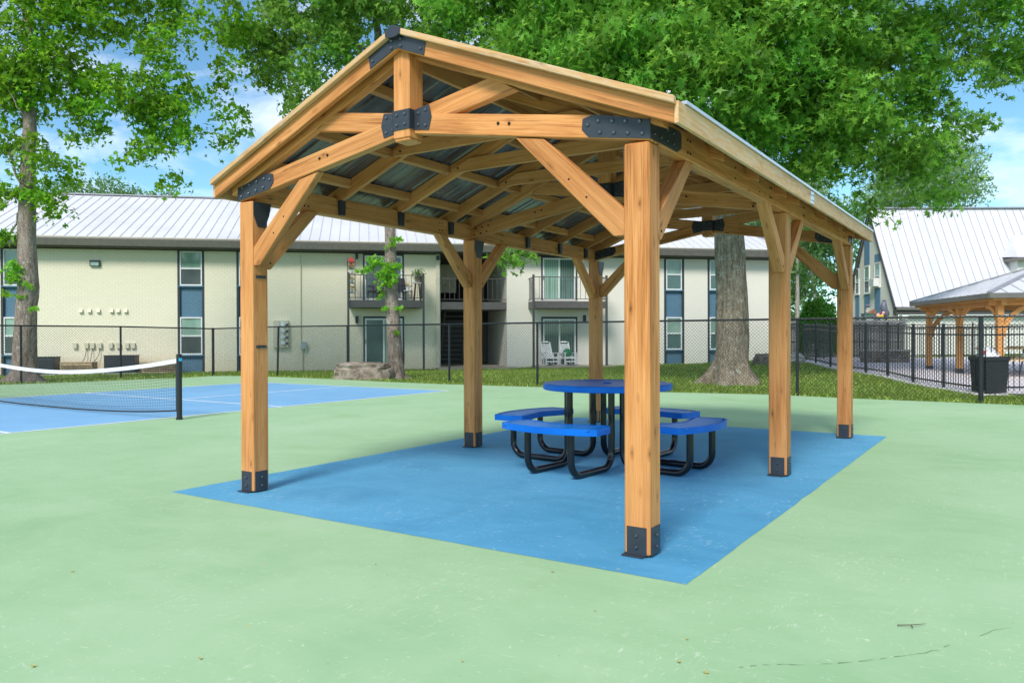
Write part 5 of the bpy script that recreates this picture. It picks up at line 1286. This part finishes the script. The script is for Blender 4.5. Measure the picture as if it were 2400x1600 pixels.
# ------------------------------------------------------------------ second pavilion (hipped) on the patio
def gazebo():
    g1, g2, g3 = gt(2178, 866), gt(2249, 877), gt(2343, 892)
    dirL = (g1-g3); dirL[2] = 0; L = np.linalg.norm(dirL); dirL /= L
    dirS = np.array([dirL[1], -dirL[0], 0.])
    if dirS @ RT < 0: dirS = -dirS
    # make the near corner the third post
    base = g3.copy(); zc = .12; ang = math.atan2(dirS[1], dirS[0])
    root = empty('hipped_pavilion', (base[0], base[1], zc), ang, 'cedar pavilion with curved braces and grey hipped metal roof on the patio', 'pavilion')
    # local axes: x = short side to the right, y = long side away (check handedness)
    sgn = 1 if (math.cos(ang+PI/2)*dirL[0]+math.sin(ang+PI/2)*dirL[1]) > 0 else -1
    Wd = 4.0; Ln = L; H = 1.84; pw = .155; Wm = M['gazebo_wood']
    def loc(x, y, z): return (x, sgn*y, z)
    for x in (0, Wd):
        for y in (0, Ln*.52, Ln):
            mb = MB().box(x-pw/2, x+pw/2, sgn*y-pw/2, sgn*y+pw/2, -.1, H); mb.build('post', Wm, root, bevel=.012)
            MB().box(x-pw/2-.012, x+pw/2+.012, sgn*y-pw/2-.012, sgn*y+pw/2+.012, -.1, .14).build('post_shoe', M['black_steel'], root)
    for x in (0, Wd): MB().beam(loc(x, -.25, H+.09), loc(x, Ln+.25, H+.09), .12, .18).build('beam', Wm, root)
    for y in (0, Ln): MB().beam(loc(-.25, y, H+.094), loc(Wd+.25, y, H+.094), .118, .176).build('beam', Wm, root)
    def arch(a, b, zt, rr=.75):
        # curved brace from post at a toward direction b
        pts = []; d = Vector(b).normalized(); p0 = Vector(a)
        for u in np.linspace(0, PI/2, 7): pts.append(p0 + d*(rr*(1-math.cos(u))) + Vector((0, 0, zt-rr+rr*math.sin(u))))
        mb = MB(); vs = []; s = d.cross(Vector((0, 0, 1)))*.035
        for i, p in enumerate(pts):
            t = (pts[min(i+1, 6)]-pts[max(i-1, 0)]).normalized(); nn = t.cross(d.cross(Vector((0, 0, 1)))).normalized()*.055
            vs += [p-s-nn, p+s-nn, p+s+nn, p-s+nn]
        mb.add(vs, [(i*4+j, i*4+(j+1) % 4, (i+1)*4+(j+1) % 4, (i+1)*4+j) for i in range(6) for j in range(4)]+[(3, 2, 1, 0), (24, 25, 26, 27)])
        mb.build('curved_brace', Wm, root)
    for x in (0, Wd):
        for y, ds in ((0, (1,)), (Ln*.52, (-1, 1)), (Ln, (-1,))):
            for dd in ds: arch((x, sgn*(y+dd*pw*.45), 0), (0, sgn*dd, 0), H, .62)
    for y in (0, Ln):
        for x, dd in ((0, 1), (Wd, -1)): arch((x+dd*pw*.45, sgn*y, 0), (dd, 0, 0), H, .8)
    o = .42; z0 = H+.30; z1 = H+1.15; a = [(-o, -o), (Wd+o, -o), (Wd+o, Ln+o), (-o, Ln+o)]; hy = Wd/2
    R = MB(); V = [loc(x, y, z0) for x, y in a]+[loc(Wd/2, hy, z1), loc(Wd/2, Ln-hy, z1)]
    F = [(0, 1, 4), (1, 2, 5, 4), (2, 3, 5), (3, 0, 4, 5)]
    if sgn < 0: F = [f[::-1] for f in F]
    R.add(V, F); R.add([(x, y, z-.05) for x, y, z in V], [f[::-1] for f in F]); rf = R.build('roof', M['roof_white'], root)
    sm = MB()
    k = int((Ln+2*o)/.42)
    for side, xx in ((-1, -o), (1, Wd+o)):
        for i in range(1, k):
            y = -o+(Ln+2*o)*i/k; t = min(1, (y+o)/(hy+o), (Ln+o-y)/(hy+o)); sm.beam(loc(xx, y, z0+.012), loc(xx+(Wd/2-xx)*t, y, z0+(z1-z0)*t+.012), .03, .022)
    for i in range(1, 12):
        x = -o+(Wd+2*o)*i/12; t = 1-abs(x-Wd/2)/(Wd/2+o)
        for yy, s in ((-o, 1), (Ln+o, -1)): sm.beam(loc(x, yy, z0+.012), loc(x, yy+s*(hy+o)*t, z0+(z1-z0)*t+.012), .03, .022)
    sm.build('standing_seam', M['roof_seam'], rf)
    hp = MB()
    for (x, y) in a: hp.beam(loc(x, y, z0+.015), loc(Wd/2, hy if y < Ln/2 else Ln-hy, z1+.015), .12, .04)
    hp.beam(loc(Wd/2, hy, z1+.015), loc(Wd/2, Ln-hy, z1+.015), .16, .04); hp.build('hip_cap', M['roof_grey'], rf)
    fs = MB()
    for i in range(4):
        p, q = a[i], a[(i+1) % 4]; fs.beam(loc(*p, z0-.065), loc(*q, z0-.065), .05, .125)
    fs.build('fascia', M['bronze'], root)
    fs = MB(); o2 = o-.12; a2 = [(-o2, -o2), (Wd+o2, -o2), (Wd+o2, Ln+o2), (-o2, Ln+o2)]
    for i in range(4): fs.beam(loc(*a2[i], z0-.14), loc(*a2[(i+1) % 4], z0-.14), .05, .09)
    fs.build('trim_board', Wm, root)
    # two wooden picnic tables under it
    def ptable(x, y, label, first=None, rz=0):
        q = Matrix.Translation(root.location) @ Matrix.Rotation(ang, 4, 'Z') @ Vector(loc(x, y, .02))
        q.z = tz(q.x, q.y)+.03
        if first: return copy_tree(first, q, ang+rz, label)
        t = empty('picnic_table', q, ang+rz, label, 'picnic table', 'wooden picnic tables under the hipped pavilion'); Wt = M['table_wood']
        mb = MB()
        for k in range(5): mb.box(-.95, .95, -.36+k*.148, -.36+k*.148+.138, .72, .762)
        mb.build('tabletop', Wt, t)
        for s in (-1, 1):
            mb = MB(); mb.box(-.95, .95, s*.62-.14, s*.62-.006, .42, .46); mb.box(-.95, .95, s*.62+.004, s*.62+.14, .42, .46); mb.build('bench', Wt, t)
            x_ = s*.62; lg = MB(); lg.tube([(x_, -.72, .42), (x_, -.66, .05), (x_, -.3, .03), (x_, -.12, .40), (x_, -.10, .72)], .03, 7); lg.tube([(x_, .72, .42), (x_, .66, .05), (x_, .3, .03), (x_, .12, .40), (x_, .10, .72)], .03, 7); lg.build('leg_frame', M['silver'], t, smooth=True)
        return t
    t1 = ptable(1.15, 1.6, 'wooden picnic table with metal frame nearest the black bin'); ptable(2.6, Ln-1.7, 'wooden picnic table with metal frame deeper under the hipped roof', t1)
gazebo()

# ------------------------------------------------------------------ clubhouse with the steep roof
def clubhouse():
    f = np.array([FW[0], FW[1], 0]); f /= np.linalg.norm(f); r = np.array([RT[0], RT[1], 0]); r /= np.linalg.norm(r)
    o = dp(2100, 719, 40); base = np.array([o[0], o[1], .3]); ang = math.atan2(r[1], r[0])
    root = empty('clubhouse', base, ang, 'white brick clubhouse with steep white metal roof and blue window strips', 'clubhouse')
    zE = o[2]-.3; D = 40.0; zR = dp(2039, 489, 43.0)[2]-.3; run = 3.05; Ln = 26
    lat = float((o-CAM) @ r)
    def bx(px): return lat/((px-1200)/F_PX) - D          # depth along the gable wall of a picture column
    def zz(px, py): return dp(px, py, D+bx(px))[2]-.3
    zw = zE-.32
    # walls: gable end as a prism, long front wall under the eave
    gw = MB().prism([(.07, .30, -.5), (.07, 2*run-.30, -.5), (.07, 2*run-.30, zw-.1), (.07, run, zR-.42), (.07, .30, zw-.1)], (.2, 0, 0)); 
    gy = bplane
    gm = NT('ivory_gable_brick')
    # brick pattern runs along local y on this wall
    v = gm.obj(); sp = gm.n('ShaderNodeSeparateXYZ'); gm.link(v, sp, 0); cb = gm.n('ShaderNodeCombineXYZ'); gm.t.links.new(sp.outputs[1], cb.inputs[0]); gm.t.links.new(sp.outputs[2], cb.inputs[1])
    bk = gm.n('ShaderNodeTexBrick'); gm.link(cb.outputs[0], bk, 'Vector'); bk.inputs['Color1'].default_value = (.80, .78, .70, 1); bk.inputs['Color2'].default_value = (.82, .80, .73, 1); bk.inputs['Mortar'].default_value = (.6, .57, .5, 1)
    bk.inputs['Scale'].default_value = 1; bk.inputs['Brick Width'].default_value = .23; bk.inputs['Row Height'].default_value = .09; bk.inputs['Mortar Size'].default_value = .008
    gmat = gm.fin(bk.outputs['Color'], .75, 0, .3)
    gw.build('gable_wall', gmat, root)
    MB().box(.45, Ln, .35, .6, -.5, zw-.1).build('front_wall', M['siding_white'], root)
    for k, (pa, pb, wy0, wy1) in enumerate(((2003, 2012, 630, 689), (2023.6, 2036, 623.6, 687), (2048, 2061, 616, 672))):
        b1, b0 = bx(pa), bx(pb); pm = (pa+pb)/2
        topz = zE + (zR-zE)*(1-abs((b0+b1)/2-run)/run) - .95
        z1, z0 = zz(pm, wy0), zz(pm, wy1)
        m2 = MB(); m2.box(.045, .069, b0, b1, -.4, z0-.07); m2.box(.045, .069, b0, b1, z1+.06, topz); m2.build('blue_strip', M['gable_blue'], root)
        fr = MB(); ft = .05
        fr.box(.02, .068, b0, b0+ft, z0, z1); fr.box(.02, .068, b1-ft, b1, z0, z1); fr.box(.02, .068, b0+ft, b1-ft, z1-ft, z1); fr.box(.02, .068, b0+ft, b1-ft, z0, z0+ft); zm = z0+(z1-z0)*.45
        fr.box(.025, .068, b0+ft, b1-ft, zm-.025, zm+.025)
        w = fr.build('window', M['white_paint'], root)
        MB().box(.045, .06, b0+ft, b1-ft, zm+.025, z1-ft).build('pane', M['glass_pale'], w); MB().box(.045, .06, b0+ft, b1-ft, z0+ft, zm-.025).build('pane', M['glass_dark'], w)
        MB().box(-.01, .069, b0-.03, b1+.03, z0-.06, z0-.004).build('sill', M['white_paint'], w)
        if k == 2: 
            ac = MB().box(-.28, .019, b0+.06, b1-.06, z0+.02, z0+.46).build('window_air_conditioner', M['white_plastic'], root)
            lv = MB()
            for i in range(5): lv.box(-.288, -.281, b0+.10, b1-.10, z0+.08+i*.07, z0+.11+i*.07)
            lv.build('grille', M['grey_meter'], ac)
    # roof: two steep planes with thickness
    th = .12; R = MB()
    R.prism([(0, 0, zE), (0, run, zR), (0, 2*run, zE), (0, 2*run-.08, zE-.04), (0, run, zR-.18), (0, .08, zE-.04)], (Ln, 0, 0)); rf = R.build('roof', M['roof_white'], root)
    sm = MB(); x = .35; nrm = np.array([0, -(zR-zE), run]); nrm /= np.linalg.norm(nrm)
    while x < Ln:
        a = np.array([x, 0, zE])+nrm*.012; b = np.array([x, run, zR])+nrm*.012; sm.beam(a, b, .035, .03, up=tuple(nrm)); x += .42
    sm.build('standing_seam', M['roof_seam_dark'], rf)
    MB().beam((0, run, zR+.02), (Ln, run, zR+.02), .3, .07).build('ridge_cap', M['roof_grey'], rf)
    rk = MB()
    for s in (0, 1):
        y0 = s*2*run; rk.prism([(-.05, y0, zE-.02), (-.05, run, zR-.02), (-.05, run, zR-.22), (-.05, y0+(.10 if s == 0 else -.10), zE-.12)], (.045, 0, 0))
    rk.build('rake_board', M['soffit'], root)
    sf = MB()
    for s in (0, 1):
        y0 = (.10 if s == 0 else 2*run-.10); y1 = run; sf.prism([(.0, y0, zE-.14), (.0, y1, zR-.36), (.0, y1, zR-.40), (.0, y0, zE-.18)], (.07, 0, 0))
    sf.build('rake_soffit', M['soffit'], root)
    MB().box(0, Ln, -.14, -.005, zE-.16, zE-.02).build('gutter', M['bronze'], root); MB().box(0.02, Ln, -.02, .35, zE-.40, zE-.165).build('eave_box', M['soffit'], root)
    MB().box(.3, .6, -.05, .30, zE-.62, zE-.42).build('security_lamp', M['white_plastic'], root)
    # dormer near the right edge of the picture
    xd = float((dp(2372, 600, 40.6)-base) @ r); zd0 = dp(2357, 604, 40.5)[2]-.3; yd = .15
    wx = 3.2; zt = dp(2384, 556, 41)[2]-.3
    wl = MB().box(xd+.22, xd+wx, yd+.35, run-.2, zE+.1, zd0-.05).build('dormer', M['siding_white'], root)
    rr = MB(); c = xd+wx/2+.4
    V = [(xd, yd, zd0), (xd+wx+.4, yd, zd0), (xd+1.0, run*.75, zt+.35), (xd+wx-.6, run*.75, zt+.35), (xd, run, zd0+.25), (xd+wx+.4, run, zd0+.25)]
    rr.add(V, [(0, 1, 3, 2), (0, 2, 4), (1, 5, 3), (2, 3, 5, 4)]); rr.build('dormer_roof', M['roof_white'], wl)
    MB().box(xd, xd+wx+.4, yd-.02, yd+.10, zd0-.17, zd0-.004).box(xd, xd+.1, yd+.1, run-.3, zd0-.17, zd0-.004).build('dormer_gutter', M['bronze'], wl)
    return base, r, f
CB, CR, CF = clubhouse()

# garden ornaments in front of the gable
def ornaments():
    z0 = .25; th = math.atan2(RT[1], RT[0])
    p = dp(2034, 745, 37.2); r = empty('utility_cabinet', (p[0], p[1], z0), th, 'dark green metal cabinet behind the board fence', 'cabinet')
    h = p[2]+.18-z0; MB().box(-.24, .24, -.2, .2, 0, h).build('body', M['green_box'], r, bevel=.012); MB().box(-.27, .27, -.23, .23, h, h+.035).build('lid', M['green_box'], r); MB().box(-.17, .17, -.212, -.203, h*.55, h*.93).build('door', M['grey_meter'], r)
    s = empty('stone_statue', (p[0], p[1], z0+h+.035), th, 'small pale hatted statue standing on the green cabinet', 'statue')
    MB().tube([(0, 0, 0), (0, 0, .10), (.01, 0, .24), (0, 0, .30)], [.10, .12, .08, .05], 10).build('body', M['rock_pale'], s, smooth=True); MB().ball((-.01, 0, .33), .065).build('head', M['rock_pale'], s, smooth=True); MB().tube([(0, 0, .36), (0, 0, .375), (0, 0, .43)], [.15, .14, .06], 12).build('hat', M['slate'], s)
    p = dp(2062, 745, 37.0); r = empty('metal_rooster', (p[0], p[1], z0), th, 'colourful painted metal rooster ornament above the board fence', 'garden ornament')
    h = p[2]-z0; MB().tube([(0, 0, 0), (0, 0, h)], .02, 6).build('stake', M['slate'], r)
    MB().ball((0, 0, h+.10), .19, .08, .14, 14, 9).build('body', M['pink'], r, smooth=True); MB().ball((.17, 0, h+.24), .07, .05, .075, 10, 7).build('head', M['pink'], r, smooth=True)
    t = MB()
    for k in range(5): a = 2.0+.22*k; t.tube([(-.15, .012*k, h+.12), (-.15+.30*math.cos(a), .012*k, h+.12+.34*math.sin(a)), (-.15+.42*math.cos(a+.25), .012*k, h+.1+.30*math.sin(a+.25))], [.035, .03, .01], 5)
    t.build('tail', M['terracotta'], r); MB().ball((.02, -.09, h+.08), .13, .03, .10).build('wing', M['yellow'], r); MB().ball((.0, -.085, h+.20), .06, .03, .12).build('stripe', M['purple'], r)
    p = dp(2073, 745, 37.6); r = empty('metal_heron', (p[0], p[1], z0), th, 'tall slate grey metal heron ornament against the white gable', 'garden ornament')
    h = p[2]-z0; MB().tube([(-.05, 0, 0), (-.03, 0, h)], .015, 6).build('leg', M['slate'], r); MB().tube([(.05, 0, 0), (.03, 0, h)], .015, 6).build('leg', M['slate'], r)
    MB().tube([(.10, 0, h-.1), (.04, 0, h+.15), (-.04, 0, h+.48), (-.02, 0, h+.72), (.05, 0, h+.80)], [.03, .15, .17, .12, .05], 12).build('body', M['slate'], r, smooth=True)
    MB().tube([(.12, .03, h-.05), (.20, .03, h+.2), (.14, .03, h+.45)], [.02, .07, .03], 8).build('wing', M['brown'], r, smooth=True)
    MB().ball((.0, 0, h+.84), .08, .06, .06).build('head', M['slate'], r, smooth=True); MB().tube([(-.05, 0, h+.84), (-.22, 0, h+.80)], [.02, .004], 6).build('beak', M['brown'], r)
ornaments()

# twig and a few fallen leaves on the court
def litter():
    a, b = gz(2103, 1468), gz(2170, 1465); m = gz(2135, 1470)
    mb = MB().tube([a+[0, 0, .008], m+[0, 0, .012], b+[0, 0, .008]], [.0025, .002, .001], 5); c = gz(2140, 1475); mb.tube([m+[0, 0, .012], c+[0, 0, .008]], [.003, .0015], 5)
    tag(mb.build('twig', M['brown']), 'short brown twig lying on the green court at lower right', 'twig')
    n = 0
    lm = plain('dry_leaf', (.42, .34, .10), .8)
    for px, py in ((78, 1560), (470, 1542), (880, 1322), (1295, 1339), (1395, 1430), (1655, 1575), (1592, 1550), (1610, 1497), (170, 1338), (1083, 1549)):
        p = gz(px, py, .004); k = 7; a0 = random.uniform(0, 6); s = random.uniform(.006, .012); mb = MB()
        P = [(p[0]+s*math.cos(a0+2*PI*i/k)*(1 if i % 2 else .55), p[1]+s*math.sin(a0+2*PI*i/k)*(1 if i % 2 else .55), .004+.004*(i % 2)) for i in range(k)]
        mb.prism(P, (0, 0, .0012)); o = mb.build('fallen_leaf', lm); tag(o, 'tiny dry yellowish leaf lying on the green court', 'leaf', 'dry leaves scattered on the court')
litter()

# ------------------------------------------------------------------ world, sun, camera
SUN_EL, SUN_AZ = math.radians(44), math.atan2(-.975, .22)      # azimuth as world direction toward the sun
def world():
    w = bpy.data.worlds.new('World'); bpy.context.scene.world = w; w.use_nodes = True; t = w.node_tree; t.nodes.clear()
    out = t.nodes.new('ShaderNodeOutputWorld'); sky = t.nodes.new('ShaderNodeTexSky'); sky.sky_type = 'NISHITA'; sky.sun_disc = False
    sky.sun_elevation = SUN_EL; sky.sun_rotation = math.pi/2 - SUN_AZ; sky.air_density = .8; sky.dust_density = 0.0; sky.altitude = 300; sky.ozone_density = 1.0
    b1 = t.nodes.new('ShaderNodeBackground'); b1.inputs['Strength'].default_value = .12; tn = t.nodes.new('ShaderNodeMix'); tn.data_type = 'RGBA'; tn.blend_type = 'MULTIPLY'; tn.inputs[0].default_value = 1; t.links.new(sky.outputs[0], tn.inputs[6]); tn.inputs[7].default_value = (.72, 1.0, 1.0, 1); t.links.new(tn.outputs[2], b1.inputs[0])
    b2 = t.nodes.new('ShaderNodeBackground'); b2.inputs['Color'].default_value = (.93, .95, 1.0, 1); b2.inputs['Strength'].default_value = 1.0
    tc = t.nodes.new('ShaderNodeTexCoord'); mp = t.nodes.new('ShaderNodeMapping'); mp.inputs['Scale'].default_value = (1, 1, 2.6); mp.inputs['Location'].default_value = (.9, 6.1, 2.1); t.links.new(tc.outputs['Generated'], mp.inputs[0])
    n = t.nodes.new('ShaderNodeTexNoise'); n.inputs['Scale'].default_value = 2.3; n.inputs['Detail'].default_value = 9; n.inputs['Roughness'].default_value = .58; n.inputs['Distortion'].default_value = .35; t.links.new(mp.outputs[0], n.inputs['Vector'])
    r = t.nodes.new('ShaderNodeValToRGB'); r.color_ramp.elements[0].position = .46; r.color_ramp.elements[1].position = .65; t.links.new(n.outputs['Fac'], r.inputs[0])
    mx = t.nodes.new('ShaderNodeMixShader'); t.links.new(r.outputs[0], mx.inputs[0]); t.links.new(b1.outputs[0], mx.inputs[1]); t.links.new(b2.outputs[0], mx.inputs[2]); t.links.new(mx.outputs[0], out.inputs[0])
world()
sd = bpy.data.lights.new('sun', 'SUN'); sd.energy = 2.25; sd.angle = math.radians(16); sd.color = (1.0, .95, .87)
so = bpy.data.objects.new('sun', sd); C.objects.link(so)
dv = Vector((math.cos(SUN_EL)*math.cos(SUN_AZ), math.cos(SUN_EL)*math.sin(SUN_AZ), math.sin(SUN_EL)))
so.rotation_euler = dv.to_track_quat('Z', 'Y').to_euler(); so.location = dv*30
cd = bpy.data.cameras.new('camera'); cd.sensor_width = 36; cd.lens = F_PX/2400*36; cd.clip_start = .05; cd.clip_end = 3000
co = bpy.data.objects.new('camera', cd); C.objects.link(co)
co.matrix_world = Matrix(((RT[0], UP[0], -FW[0], 0), (RT[1], UP[1], -FW[1], 0), (RT[2], UP[2], -FW[2], CAM_H), (0, 0, 0, 1)))
sc = bpy.context.scene; sc.camera = co
sc.view_settings.view_transform = 'Standard'; sc.view_settings.look = 'None'; sc.view_settings.exposure = .71; sc.view_settings.gamma = 1
sc.cycles.use_denoising = True; sc.cycles.max_bounces = 8; sc.cycles.transparent_max_bounces = 8
